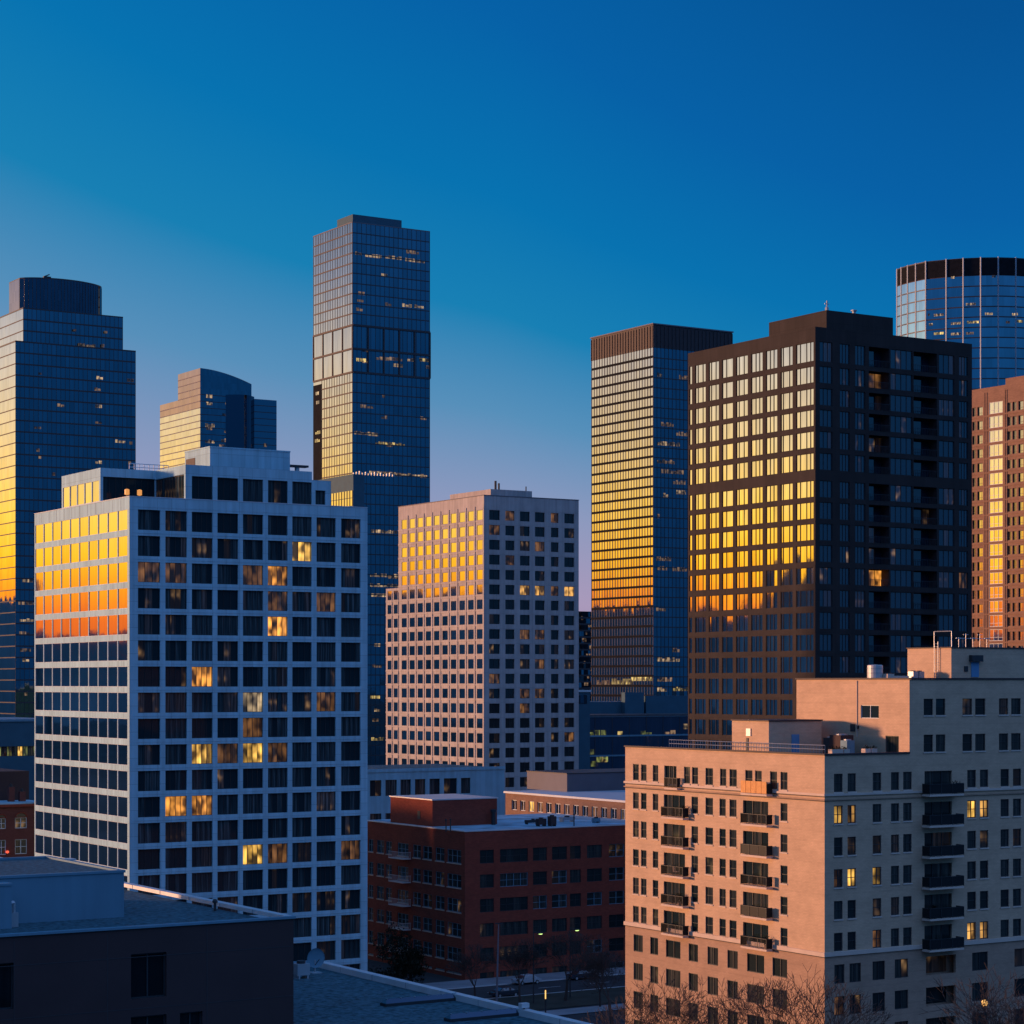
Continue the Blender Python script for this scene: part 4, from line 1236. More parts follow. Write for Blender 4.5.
top, mid, base = srt(top), srt(mid), srt(base)
doorA, doorB, door0 = srt(zx([A, Bc, (217, 266)], 610, 0.25))
for k in range(6):
    z1 = ztop(k)
    # doors reach down to the slab; windows stop at the sill
    cols = top if k == 0 else mid
    rowsL.append((z1 - hw, z1, cols))
    rowsL.append((z1 - hw - 0.48, z1 - hw, [door0] if k == 0 else [doorA, doorB]))
facade(wall, 'L', 0, Dp, ZS2, zt, rowsL, T)
nB = 6
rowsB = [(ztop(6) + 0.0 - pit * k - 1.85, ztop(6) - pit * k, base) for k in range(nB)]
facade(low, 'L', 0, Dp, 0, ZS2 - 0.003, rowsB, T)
# shaded front
rx = lambda lst: srt([(b.lx(p0), b.lx(p1)) for p0, p1 in lst])
rA = rx([(834, 842.7), (847.6, 856), (872.7, 881.4), (891, 899.2), (903.2, 911.8), (967.3, 976), (980, 988.3), (1000.6, 1009), (1013, 1021.2), (1036, 1045), (1049, 1058)])
rBal = rx([(924.5, 952)])[0]
rUp = rx([(923.7, 933), (935.9, 945.4), (962.5, 972.2), (975.2, 985.4), (999, 1008.2), (1011.2, 1020.8), (1040, 1049)])
rLow = rx([(834.4, 844.5), (849.6, 861), (872.6, 885), (894.8, 908.2), (972.2, 987.8), (1014.5, 1030), (1050, 1064)])
rOpen = rx([(926, 955.8)])[0]
rows = []
for k in range(6):
    z1 = ztop(k)
    rows.append((z1 - hw, z1, rA + [rBal])); rows.append((z1 - hw - 0.48, z1 - hw, [rBal]))
rowsU = [(b.z(715.5, u1, 0), b.z(698.8, u1, 0), rUp), (b.z(752.3, u1, 0), b.z(735, u1, 0), rUp)]
zsp = zt - 0.35
facade(wall, 'R', T, Wd, ZS2, zsp, rows, T)
wall.box(T, u1, 0, T, zsp, zt)
facade(wall, 'R', u1, Wd, zsp, zU, rowsU, T)
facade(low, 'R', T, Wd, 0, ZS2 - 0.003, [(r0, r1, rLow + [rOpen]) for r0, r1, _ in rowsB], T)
# the sunlit side of the rear block above the main roof
upw = tuple(sorted((b.ly(860.8, u1), b.ly(878.8, u1))))
dr = tuple(sorted((b.ly(885.5, u1), b.ly(898.8, u1))))
zw0, zw1 = b.z(718.5, u1, upw[0]), b.z(705.3, u1, upw[0])
facade(wall, 'L', T, yU, zt - 0.6, zU, [(zw0, zw1, [upw]), (zt - 0.5, b.z(736.0, u1, dr[0]), [dr])], T, off=u1)
DB = 1.3
wall.box(T, u1, DB, Dp, ZS2, zt - 0.55)
wall.box(T + 1.2, u1, T + 0.05, DB, ztop(0) + 0.3, zt - 0.6)
wall.box(u1 + T, Wd, DB, yU, ZS2, zU - 0.4)
low.box(DB, Wd, DB, Dp, 0, ZS2 - 0.003)
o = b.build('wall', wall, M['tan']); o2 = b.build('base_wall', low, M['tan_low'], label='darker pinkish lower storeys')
# string courses and parapet copings
for z, h, mt_ in ((35.2, 0.22, 'tan_trim'), (34.72, 0.12, 'tan_low'), (ZS2, 0.4, 'tan_trim')):  # the thin darker one is coloured as the shadow below the top course
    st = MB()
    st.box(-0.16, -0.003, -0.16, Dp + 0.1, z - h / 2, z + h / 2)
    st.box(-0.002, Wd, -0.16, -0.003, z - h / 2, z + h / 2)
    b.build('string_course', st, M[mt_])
    st = MB()  # dark strip painted as shade beneath the course; there is no gap
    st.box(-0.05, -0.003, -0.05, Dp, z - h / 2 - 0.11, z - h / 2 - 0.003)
    b.build('painted_shadow_line', st, M['louvre'])
cp = MB()
cp.box(-0.12, 0.34, -0.12, Dp + 0.1, zt + 0.002, zt + 0.17); cp.box(0.343, u1 - 0.01, -0.12, 0.34, zt + 0.002, zt + 0.17)
cp.box(u1 - 0.12, u1 + 0.34, -0.12, yU + 0.1, zU + 0.002, zU + 0.17); cp.box(u1 + 0.343, Wd, -0.12, 0.34, zU + 0.002, zU + 0.17)
cp.box(u1 + 0.343, Wd, yU - 0.2, yU + 0.1, zU + 0.002, zU + 0.17)
b.build('coping', cp, M['louvre'])
rf = MB(); rf.box(T + 0.01, u1 - 0.02, 0.36, Dp - 0.05, zt - 0.54, zt - 0.47); rf.box(u1 + 0.35, Wd, 0.36, yU - 0.21, zU - 0.39, zU - 0.3); b.build('roof', rf, M['roof_grav'])
# windows
litT = {(0, 1): 'lit_yellow', (1, 1): 'lit_part', (0, 3): 'lit_dim', (1, 3): 'lit_yellow', (2, 3): 'lit_yellow', (2, 5): 'lit_dim', (5, 1): 'lit_yellow', (6, 1): 'lit_part', (5, 5): 'lit_part', (6, 5): 'lit_part'}
for k in range(6):
    z1 = ztop(k)
    for c in (top if k == 0 else mid):
        if c in (doorA, doorB, door0): continue
        win(b, 'L', c[0], c[1], z1 - hw, z1, p=0.16, vm=(), hm=(0.5,), g='g_tan', fw=0.07, sill='tan_trim')
    for c, (a0, a1) in enumerate(rA):
        win(b, 'R', a0, a1, z1 - hw, z1, p=0.16, vm=(0.5,) if litT.get((c, k)) else (), hm=(0.5,), g='g_tan', lit=litT.get((c, k)), fw=0.09, sill='tan_trim')
for r0, r1, cs in rowsB:
    for c in cs: win(b, 'L', c[0], c[1], r0, r1, p=0.16, vm=(0.5,), g='g_tan', fw=0.07)
    for c, q in enumerate(rLow): win(b, 'R', q[0], q[1], r0, r1, p=0.16, vm=(0.5,) if c < 5 else (), g='g_tan', fw=0.07, lit='lit_dim' if (c, round(r1, 1)) == (0, round(ztop(6) - pit, 1)) else None)
for r0, r1, cs in rowsU:
    for q in cs: win(b, 'R', q[0], q[1], r0, r1, p=0.16, vm=(), hm=(0.5,), g='g_tan', fw=0.06, sill='tan_trim')
win(b, 'L', upw[0], upw[1], zw0, zw1, p=0.16, off=u1, vm=(0.5,), g='g_tan', fr='white_frame', fw=0.06)
win(b, 'L', dr[0], dr[1], zt - 0.45, b.z(736.0, u1, dr[0]), p=0.16, off=u1, vm=(), g='g_tan', fr='dark_frame', fw=0.08)
finish_windows(b)
# balconies: slab, glazed railing, door
def balcony(face, c, zs, proud, kind='glass', g='g_tan', zhead=None):
    a0, a1 = (c[0] - 0.9, c[1] - 0.8) if face == 'L' else (c[0] - 0.5, c[1] + 0.4)
    m = MB()
    if face == 'L': m.box(-proud, -0.17, a0, a1, zs - 0.2, zs)
    else: m.box(a0, a1, -proud, -0.17, zs - 0.2, zs)
    o = b.build('balcony', m, M['tan_trim'])
    r = MB()
    h = 1.05
    def seg(q0, q1, p0, p1, z0, z1):
        fbox(r, face, q0, q1, z0, z1, p0, p1)
    if kind == 'wood':
        n = 5
        s = (a1 - a0) / n
        for k in range(n): seg(a0 + s * k + 0.03, a0 + s * (k + 1) - 0.03, -proud, -proud + 0.05, zs + 0.05, zs + 1.25)
        b.build('railing', r, M['wood'], parent=o, label='orange timber screen')
        r = MB()
        seg(a0, a0 + 0.05, -proud + 0.06, -0.2, zs + 0.05, zs + h)
        b.build('railing', r, M['rail_glass'], parent=o)
    else:
        if kind == 'bars':
            for q in range(22):
                a = a0 + 0.04 + (a1 - a0 - 0.1) * q / 21
                seg(a, a + 0.035, -proud + 0.02, -proud + 0.05, zs + 0.08, zs + h - 0.06)
        else:
            seg(a0 + 0.02, a1 - 0.02, -proud + 0.02, -proud + 0.05, zs + 0.08, zs + h - 0.06)
        seg(a0 + 0.02, a0 + 0.05, -proud + 0.06, -0.2, zs + 0.08, zs + h - 0.06)
        seg(a1 - 0.05, a1 - 0.02, -proud + 0.06, -0.2, zs + 0.08, zs + h - 0.06)
        b.build('railing', r, M['rail_glass'], parent=o)
        r = MB()
        seg(a0, a1, -proud, -proud + 0.07, zs + h - 0.055, zs + h)
        seg(a0, a0 + 0.07, -proud + 0.073, -0.2, zs + h - 0.055, zs + h); seg(a1 - 0.07, a1, -proud + 0.073, -0.2, zs + h - 0.055, zs + h)
        for k in range(4):
            a = a0 + (a1 - a0 - 0.06) * k / 3
            seg(a, a + 0.06, -proud - 0.02, -proud + 0.018, zs + 0.02, zs + h)
        b.build('handrail', r, M['dark_frame'], parent=o)
    d = MB()
    n = 3
    s = (c[1] - c[0]) / n
    for k in range(n):
        pane_quad(d, face, c[0] + s * k + 0.04, c[0] + s * (k + 1) - 0.04, zs + 0.05, zhead, 0.24)
    for k in range(n + 1):
        fbox(d, face, c[0] + s * k - 0.04, c[0] + s * k + 0.04, zs + 0.02, zhead, 0.17, 0.22, mi=1)
    b.build('glass_door', d, [M[g], M['dark_frame']], parent=o)
    return o
for k in range(6):
    zs = ztop(k) - hw - 0.5
    balcony('L', door0 if k == 0 else doorA, zs, 0.6 if k == 0 else 0.95, 'bars', zhead=ztop(k) - 0.02)
    if k == 0: balcony('L', doorB, zs, 0.95, 'wood', zhead=ztop(k) - 1.0)
    else: balcony('L', doorB, zs, 0.95, 'bars' if k % 2 else 'glass', zhead=ztop(k) - 0.02)
    balcony('R', rBal, zs, 1.3, zhead=ztop(k) - 0.02)
for r0, r1, cs in rowsB:
    m = MB()
    pane_quad(m, 'R', rOpen[0] + 0.1, rOpen[1] - 0.1, r0, r1 - 0.05, DB - 0.03)
    b.build('loggia', m, M['g_tan'])
# a few things people keep on their balconies
def pot_plant(p, lab):
    t = empty('potted_plant', p, 0, lab, 'plant')
    m = MB(); m.lathe((0, 0, 0), [(0.001, 0), (0.16, 0), (0.22, 0.4), (0.001, 0.4)], 10); m.build('pot', M['tan_low'], t)
    m = MB()
    for q in range(90):
        c_ = Vector((random.gauss(0, 0.16), random.gauss(0, 0.16), 0.4 + 0.9 * random.random())); d = Vector((random.uniform(-1, 1), random.uniform(-1, 1), random.uniform(-0.3, 1))).normalized() * 0.12; e = d.cross(Vector((0.3, 0.5, 0.8))).normalized() * 0.05
        m.quad([c_ - d, c_ - e, c_ + d, c_ + e])
    m.build('leaves', M['leaf'], t)
def chair(p, lab):
    t = empty('balcony_chair', p, GA + 0.4, lab, 'chair')
    m = MB(); m.box(-0.24, 0.24, -0.24, 0.24, 0.42, 0.47); m.build('seat', M['tan_trim'], t)
    m = MB(); m.box(-0.24, 0.24, 0.2, 0.24, 0.473, 0.98); m.build('backrest', M['tan_trim'], t)
    for sx in (-0.21, 0.21):
        for sy in (-0.21, 0.21):
            m = MB(); m.box(sx - 0.02, sx + 0.02, sy - 0.02, sy + 0.02, 0, 0.417); m.build('leg', M['dark_frame'], t)
zsl = lambda k: ztop(k) - hw - 0.5
pot_plant(b.world(-0.5, doorA[0] - 0.4, zsl(1)), 'leafy potted plant on the second highest left balcony of the sunlit side')
pot_plant(b.world(-0.5, doorA[0] + 0.3, zsl(4)), 'leafy potted plant on the second lowest left balcony of the sunlit side')
chair(b.world(-0.5, doorA[0] + 0.9, zsl(3)), 'pale chair on the fourth highest left balcony of the sunlit side')
pot_plant(b.world(-0.5, doorB[0] - 0.3, zsl(5)), 'leafy potted plant on the lowest right balcony of the sunlit side')
chair(b.world(rBal[1] - 0.5, -0.7, zsl(2)), 'pale chair on the third highest balcony of the shaded front')
pot_plant(b.world(rBal[1] - 0.3, -0.8, zsl(0)), 'leafy potted plant on the highest balcony of the shaded front')
pot_plant(b.world(rBal[0] + 0.4, -0.8, zsl(4)), 'leafy potted plant on the second lowest balcony of the shaded front')
# roof edge railing of the main roof
m = MB()
yr0, yr1 = 0.6, b.ly(665)
n = 60
for k in range(n + 1):
    y = yr0 + (yr1 - yr0) * k / n
    m.tube((0.55, y, zt - 0.47), (0.55, y, zt + 0.95), 0.022, n=4)
for z in (zt + 0.95, zt + 0.55):
    m.tube((0.55, yr0, z), (0.55, yr1, z), 0.035, n=4)
b.build('roof_railing', m, M['steel'])
# stair house on the main roof
uS = 2.2
vS = b.ly(768.8, uS)
vS2 = b.ly(732, uS)
zS = b.z(721.5, uS, vS)
uE = b.lx(821.5, vS)
m = MB(); m.box(uS, uE, vS, vS2, zt - 0.469, zS); b.build('stair_house', m, M['tan'])
m = MB(); m.box(uS - 0.1, uE + 0.1, vS - 0.1, vS2 + 0.1, zS + 0.002, zS + 0.14); b.build('coping', m, M['louvre'])
ud = b.lx(791.5, vS); ud2 = b.lx(799, vS)
m = MB(); m.box(ud, ud2, vS - 0.06, vS - 0.003, zt - 0.46, zt + 1.75); b.build('door', m, M['blue_door'], label='blue steel door of the stair house')
ys = b.ly(749, uS)
m = MB(); m.box(uS - 0.12, uS - 0.004, ys - 0.35, ys + 0.35, b.z(736, uS, ys), b.z(728.5, uS, ys)); b.build('lamp_box', m, M['cap'])
m = MB(); m.box(uS - 0.08, uS - 0.004, b.ly(748.5, uS), b.ly(746.6, uS), zt - 0.46, b.z(738, uS, ys)); b.build('pipe', m, M['dark_frame'])
# penthouse of the rear block
vP = 5.0
uP = b.lx(951.3, vP)
zP = b.z(648, uP, vP)
yP = b.ly(907.5, uP)
m = MB(); m.box(uP, Wd - 1, vP, yP, zU - 0.29, zP); b.build('roof_house', m, M['tan'])
m = MB(); m.box(uP - 0.1, Wd - 0.9, vP - 0.1, yP + 0.1, zP + 0.002, zP + 0.12); b.build('coping', m, M['louvre'])
m = MB()
y0 = b.ly(939.5, uP)
for q in (0, 0.55): m.tube((uP - 0.2, y0 + q, zU - 0.29), (uP - 0.2, y0 + q, zP + 0.7), 0.04)
for k in range(14): m.tube((uP - 0.2, y0, zU + 0.1 + 0.28 * k), (uP - 0.2, y0 + 0.55, zU + 0.1 + 0.28 * k), 0.025, n=4)
b.build('ladder', m, M['steel'])
m = MB()
m.box(b.lx(971, vP), b.lx(978.5, vP), vP - 0.08, vP - 0.003, b.z(677, uP, vP), b.z(662, uP, vP)); b.build('door', m, M['blue_door'])
m = MB(); m.box(b.lx(964, vP), b.lx(967.5, vP), vP - 0.1, vP - 0.003, b.z(671.5, uP, vP), b.z(666, uP, vP)); m.box(b.lx(969, vP), b.lx(980, vP), vP - 0.5, vP - 0.003, b.z(661.5, uP, vP), b.z(655, uP, vP)); b.build('vent', m, M['dark_frame'])
# small wall pieces on the rear block
m = MB(); yv = b.ly(853, u1); m.box(u1 - 0.08, u1 - 0.003, yv - 0.35, yv + 0.35, b.z(731.5, u1, yv), b.z(724, u1, yv)); yv = b.ly(858.5, u1); m.box(u1 - 0.15, u1 - 0.003, yv - 0.1, yv + 0.1, b.z(729, u1, yv), b.z(725.5, u1, yv)); b.build('vent', m, M['dark_frame'])
m = MB(); yv = b.ly(857.5, u1); m.tube((u1 - 0.06, yv, zt + 1.5), (u1 - 0.06, yv, zU - 0.1), 0.05); b.build('downpipe', m, M['tan_trim'])
# things standing on the roofs
ztk = zU - 0.30
t = thing_at(b, 'water_tank', 'round galvanised tank on the roof of the taller tan block', 'tank', b.lx(875, 9), 9.0, ztk)
m = MB(); m.lathe((0, 0, 0), [(0.001, 0), (0.78, 0), (0.8, 0.05), (0.8, 1.75), (0.7, 1.82), (0.001, 1.86)], 20); m.build('drum', M['tank'], t)
m = MB()
for zz in (0.45, 0.95, 1.4): m.lathe((0, 0, 0), [(0.805, zz), (0.83, zz + 0.02), (0.83, zz + 0.06), (0.805, zz + 0.08)], 20)
m.build('hoop', M['steel'], t)
t = thing_at(b, 'roof_unit', 'low tan air unit beside the round tank on the tan block roof', 'air unit', b.lx(891, 8), 8.0, ztk)
m = MB(); m.box(-0.9, 0.0, -0.5, 0.5, 0, 0.9); m.box(0.05, 2.2, -0.3, 0.3, 0.25, 0.7); m.build('casing', M['tan_trim'], t)
m = MB(); m.lathe((-0.45, 0, 0.9), [(0.3, 0), (0.3, 0.12), (0.001, 0.12)], 12); m.build('fan', M['dark_frame'], t)
t = thing_at(b, 'roof_unit', 'pair of grey air units before the sunlit penthouse wall of the tan block', 'air unit', b.lx(916, vP + 3), vP + 3.0, ztk)
m = MB()
for k in range(2): m.box(-0.75 + k * 0.85, -0.05 + k * 0.85, -0.4, 0.4, 0, 1.15)
m.build('casing', M['steel'], t)
m = MB()
for k in range(2): m.lathe((-0.4 + k * 0.85, 0, 1.15), [(0.28, 0), (0.28, 0.1), (0.001, 0.1)], 12)
m.build('fan', M['dark_frame'], t)
t = thing_at(b, 'roof_frame', 'open steel pipe frame with aerials on the penthouse of the tan block', 'frame', uP + 0.6, b.ly(930, uP), zP + 0.12)
m = MB()
for q in (0, -2.6): m.tube((0, q, 0), (0, q, 1.65), 0.045)
m.tube((0, 0, 1.65), (0, -2.6, 1.65), 0.045)
m.build('post', M['steel'], t)
m = MB()
for q in range(5):
    x = 1.0 + q * 1.0
    m.tube((x, -2.6, 0), (x, -2.6, 1.0 + 0.4 * (q % 2)), 0.035)
    m.tube((x - 0.35, -2.6, 0.95 + 0.35 * (q % 2)), (x + 0.35, -2.6, 0.95 + 0.35 * (q % 2)), 0.03)
m.tube((0.6, -2.6, 0.9), (5.4, -2.6, 0.9), 0.03)
m.build('aerial', M['steel'], t)
zr_ = zt - 0.47
for px, v, w, h, nm, lab, mt in ((831, 8.5, 1.1, 1.9, 'roof_unit', 'square dark air unit nearest the blue door on the tan roof', 'dark_frame'), (841.5, 7.0, 1.7, 2.2, 'roof_unit', 'largest dark air unit on the tan roof before the rear block', 'dark_panel'),
        (847.5, 5.6, 1.0, 1.7, 'roof_unit', 'pale grey air unit in front of the largest dark one on the tan roof', 'grey_panel')):
    uu = b.lx(px, v)
    t = thing_at(b, nm, lab, 'air unit', uu, v, zr_)
    m = MB(); m.box(-w / 2, w / 2, -w / 2, w / 2, 0.15, h); m.box(-w / 2 + 0.1, -w / 2 + 0.2, -w / 2, w / 2, 0, 0.147); m.box(w / 2 - 0.2, w / 2 - 0.1, -w / 2, w / 2, 0, 0.147); m.build('casing', M[mt], t)
    m = MB(); m.lathe((0, 0, h), [(w * 0.38, 0), (w * 0.38, 0.12), (0.001, 0.12)], 14); m.build('fan', M['steel'], t)
for i, (px, lab) in enumerate(((833, 'farthest left pale planter along the tan roof edge'), (838.5, 'second pale planter along the tan roof edge'), (845, 'third pale planter along the tan roof edge'), (866, 'long pale planter row left of the dark roof door'), (872.5, 'pale planter next to the dark roof door'))):
    uu = b.lx(px, 1.2)
    t = thing_at(b, 'planter', lab, 'planter', uu, 1.2, zr_, 'planters along the tan roof edge')
    m = MB(); m.box(-0.35, 0.35, -0.3, 0.3, 0, 1.0); m.build('pot', M['tan_trim'], t)
    m = MB()
    for q in range(40):
        p = Vector((random.gauss(0, 0.2), random.gauss(0, 0.18), 1.0 + abs(random.gauss(0, 0.14)))); d = Vector((random.uniform(-1, 1), random.uniform(-1, 1), random.uniform(-1, 1))).normalized() * 0.09; e = d.cross(Vector((0.3, 0.5, 0.8))).normalized() * 0.05
        m.quad([p - d, p - e, p + d, p + e])
    m.build('leaves', M['leaf'], t)
t = thing_at(b, 'roof_shrub', 'slim potted conifer beside the dark roof door of the tan block', 'plant', b.lx(902.5, 2.0), 2.0, zr_)
m = MB(); m.lathe((0, 0, 0), [(0.001, 0), (0.18, 0), (0.24, 0.4), (0.001, 0.4)], 10); m.build('pot', M['tan_trim'], t)
m = MB()
for q in range(260):
    hh = random.random(); rr_ = 0.35 * (1 - hh) * math.sqrt(random.random()); an = random.uniform(0, 6.28)
    p = Vector((rr_ * math.cos(an), rr_ * math.sin(an), 0.4 + 1.6 * hh)); d = Vector((random.uniform(-1, 1), random.uniform(-1, 1), random.uniform(-0.4, 1))).normalized() * 0.1; e = d.cross(Vector((0.3, 0.5, 0.8))).normalized() * 0.04
    m.quad([p - d, p - e, p + d, p + e])
m.build('leaves', M['leaf'], t)

# ================================================================== red brick block
b = Bld('brick_building', 'red brick block with white iron balconies and a flat snowy looking white roof', 'apartment building', 465, 340)
Wd, Dp = b.lx(690), b.ly(355)
zt = b.z(832)
zw1 = b.z(851); pit = 27.2 / 2200 * 340; hw = 13.5 / 2200 * 340
zrow = lambda k: zw1 - 24.6 / 2200 * 340 * k
pit = 24.6 / 2200 * 340
T = 0.3
wall = MB()
cl = srt(zx([(55, 85), (108, 153), (166, 203), (240, 310), (338, 388), (402, 460), (482, 540), (557, 648)], 360, 0.15625))
rows = []
k = 0
NR = 6
for k in range(NR):
    rows.append((max(0.8, zrow(k) - hw), zrow(k), cl))
facade(wall, 'L', 0, Dp, 0, zt, rows, T)
cr = srt([(b.lx(p0), b.lx(p1)) for p0, p1 in ((480, 494), (500, 528), (533, 547), (552, 567), (570, 581), (587, 602), (609, 624), (632, 646), (655, 672))])
rng = random.Random(11)
rowsR = []
for k in range(NR):
    rowsR.append((zrow(k) - hw, zrow(k), cr))
facade(wall, 'R', T, Wd, 0, zt, rowsR, T)
wall.box(T, Wd, T, Dp, 0, zt - 0.8)
b.build('wall', wall, M['brick'])
for k in range(NR):
    for c, (a0, a1) in enumerate(cl):
        win(b, 'L', a0, a1, max(0.8, zrow(k) - hw), zrow(k), p=0.2, vm=(0.5,) if c not in (3, 7) else (0.33, 0.67), hm=(0.55,), g='g_tan', fr='grey_panel', fw=0.09, sill='tan_trim')
    for c, (a0, a1) in enumerate(cr):
        n = 4 if a1 - a0 > 4 else 2
        win(b, 'R', a0, a1, zrow(k) - hw, zrow(k), p=0.2, vm=tuple(i / n for i in range(1, n)), hm=(0.5,), g='g_tan', fr='grey_panel' if rng.random() < 0.25 else 'dark_frame', fw=0.08)
finish_windows(b)
cp = MB()
cp.box(-0.1, 0.42, -0.1, Dp, zt + 0.002, zt + 0.16); cp.box(0.423, Wd, -0.1, 0.42, zt + 0.002, zt + 0.16)
b.build('coping', cp, M['cap'])
rf = MB(); rf.box(T + 0.01, Wd - 0.1, T + 0.01, Dp - 0.1, zt - 0.79, zt - 0.12); b.build('roof', rf, M['roof_mem'])
for k in range(5):
    a0, a1 = cl[3]
    zs = zrow(k) - hw - 0.25
    m = MB(); m.box(-1.5, -0.003, a0 - 0.8, a1 + 0.4, zs - 0.12, zs); o = b.build('balcony', m, M['cap'])
    m = MB()
    for q in range(13):
        y = a0 - 0.75 + (a1 - a0 + 1.1) * q / 12
        m.box(-1.48, -1.44, y - 0.02, y + 0.02, zs, zs + 1.0)
    for q in range(6): m.box(-1.4 + q * 0.26, -1.36 + q * 0.26, a0 - 0.78, a0 - 0.74, zs, zs + 1.0)
    m.box(-1.5, -1.42, a0 - 0.8, a1 + 0.4, zs + 1.0, zs + 1.06); m.box(-1.415, -0.01, a0 - 0.8, a0 - 0.74, zs + 1.0, zs + 1.06)
    b.build('railing', m, M['cap'], parent=o)
v0 = b.ly(440, 6.0)
# brick roof house
uh = 3.0
vh = b.ly(432.5, uh)
vh2 = b.ly(390.5, uh)
zh = b.z(800.5, uh, vh)
m = MB(); m.box(uh, b.lx(497, vh), vh, vh2, zt - 0.119, zh); b.build('roof_house', m, M['brick'])
m = MB(); m.box(uh - 0.15, b.lx(497, vh) + 0.15, vh - 0.15, vh2 + 0.15, zh + 0.002, zh + 0.18); b.build('coping', m, M['cap'])
yv = b.ly(419, uh)
m = MB(); m.box(uh - 0.05, uh - 0.003, yv - 0.45, yv + 0.45, zh - 3.2, zh - 1.9); b.build('roof_door', m, M['dark_frame'])
def roof_unit(bd, px, v, z, w, d, h, lab, mt='grey_panel', grp=None):
    t = thing_at(bd, 'roof_unit', lab, 'air unit', bd.lx(px, v), v, z, grp)
    m = MB(); m.box(-w / 2, w / 2, -d / 2, d / 2, 0.25, h)
    for sx in (-1, 1): m.box(sx * (w / 2 - 0.15) - 0.06, sx * (w / 2 - 0.15) + 0.06, -d / 2, d / 2, 0, 0.247)
    m.build('casing', M[mt], t)
    m = MB(); m.lathe((0, 0, h), [(min(w, d) * 0.36, 0), (min(w, d) * 0.36, 0.2), (0.001, 0.2)], 14); m.build('fan', M['dark_frame'], t)
    return t
zr_ = zt - 0.12
roof_unit(b, 541, 7, zr_, 1.5, 1.0, 1.2, 'squat dark air unit at the left of the pair on the white roof', 'dark_panel')
roof_unit(b, 552, 6, zr_, 1.1, 1.0, 1.6, 'taller dark air unit at the right of the pair on the white roof', 'dark_panel')
roof_unit(b, 533, 12, zr_, 2.8, 0.8, 0.7, 'long low grey air unit farther back on the white roof', 'dark_frame')
roof_unit(b, 596, 9, zr_, 1.1, 1.0, 0.8, 'small grey air unit near the tan block on the white roof', 'grey_panel')
roof_unit(b, 567, 14, zr_, 2.4, 1.2, 0.8, 'low pale air unit in the middle distance of the white roof', 'steel')
t = thing_at(b, 'vent_stack', 'upright dark flue beside the brick roof house', 'vent', b.lx(493.5, vh - 1.2), vh - 1.2, zr_)
m = MB(); m.lathe((0, 0, 0), [(0.35, 0), (0.35, 2.0), (0.5, 2.05), (0.5, 2.5), (0.001, 2.6)], 12); m.build('pipe', M['dark_frame'], t)
for i, (px, v, lab) in enumerate(((446, 3.0, 'thin vent pipe before the brick roof house, left one'), (450.5, 3.4, 'thin vent pipe before the brick roof house, right one'), (574, 4.0, 'thin vent pipe on the white roof right of the air units'))):
    t = thing_at(b, 'vent_pipe', lab, 'vent', b.lx(px, v), v, zr_)
    m = MB(); m.tube((0, 0, 0), (0, 0, 1.8), 0.09); m.lathe((0, 0, 1.8), [(0.16, 0), (0.16, 0.2), (0.001, 0.22)], 8); m.build('pipe', M['dark_frame'], t)

# ================================================================== low blocks between
b = Bld('low_building', 'low blue grey block with a row of square windows behind the brick roof', 'building', 366, 420)
Wd = b.lx(504.5)
zt = b.z(770)
m = MB()
cw = srt([(b.lx(p0), b.lx(p1)) for p0, p1 in ((370, 381.5), (385.5, 397), (400.5, 411), (415, 425.5), (429.5, 440), (444, 457), (461, 470.5))])
facade(m, 'R', 0, Wd, 0, zt, [(b.z(796.5) - 14.6 / F * 420 * 0, b.z(780.5), cw), (b.z(830), b.z(814), cw)], 0.4)
m.box(0, Wd, 0.4, 26, 0, zt - 0.4)
b.build('wall', m, M['blue_panel'])
m = MB(); m.box(0.1, Wd - 0.1, 0.4, 25.9, zt - 0.39, zt - 0.2); b.build('roof', m, M['roof_grav'])
for c in cw:
    win(b, 'R', c[0], c[1], b.z(796.5), b.z(780.5), p=0.3, vm=(0.5,), g='g_home')
    win(b, 'R', c[0], c[1], b.z(830), b.z(814), p=0.3, vm=(0.5,), g='g_home')
finish_windows(b)
m = MB(); m.box(0, Wd + 0.05, -0.15, -0.003, zt - 0.5, zt + 0.1); b.build('coping', m, M['blue_panel'])

b = Bld('low_building', 'low red brown block with a white roof line and a lit strip of windows', 'building', 650, 366)
Dp = b.ly(505.5)
zt = b.z(804.5)
m = MB()
cw = []
for k in range(15):
    a = 1.0 + k * (Dp - 2) / 15
    cw.append((a, a + (Dp - 2) / 15 * 0.62))
facade(m, 'L', 0, Dp, 0, zt, [(zt - 3.0, zt - 1.15, cw), (zt - 6.4, zt - 4.5, cw)], 0.4)
m.box(0.4, 30, 0, Dp, 0, zt - 0.4)
b.build('wall', m, M['brown_brick'])
m = MB(); m.box(-0.3, 30, -0.2, Dp + 0.2, zt + 0.002, zt + 0.35); b.build('roof_slab', m, M['white_frame'])
for k, c in enumerate(cw):
    win(b, 'L', c[0], c[1], zt - 3.0, zt - 1.15, p=0.25, vm=(0.5,), g='g_office', lit={12: 'lit_yellow', 11: 'lit_dim', 8: 'lit_dim', 13: 'lit_dim', 5: 'lit_dim'}.get(k), fr='white_frame', fw=0.12)
    win(b, 'L', c[0], c[1], zt - 6.4, zt - 4.5, p=0.25, vm=(0.5,), g='g_office', fr='white_frame', fw=0.12)
finish_windows(b)
uu = 8.0
vv = b.ly(567, uu)
m = MB(); m.box(uu, uu + 26, vv, b.ly(527, uu), zt + 0.352, b.z(774, uu, vv)); b.build('roof_house', m, M['fin'])
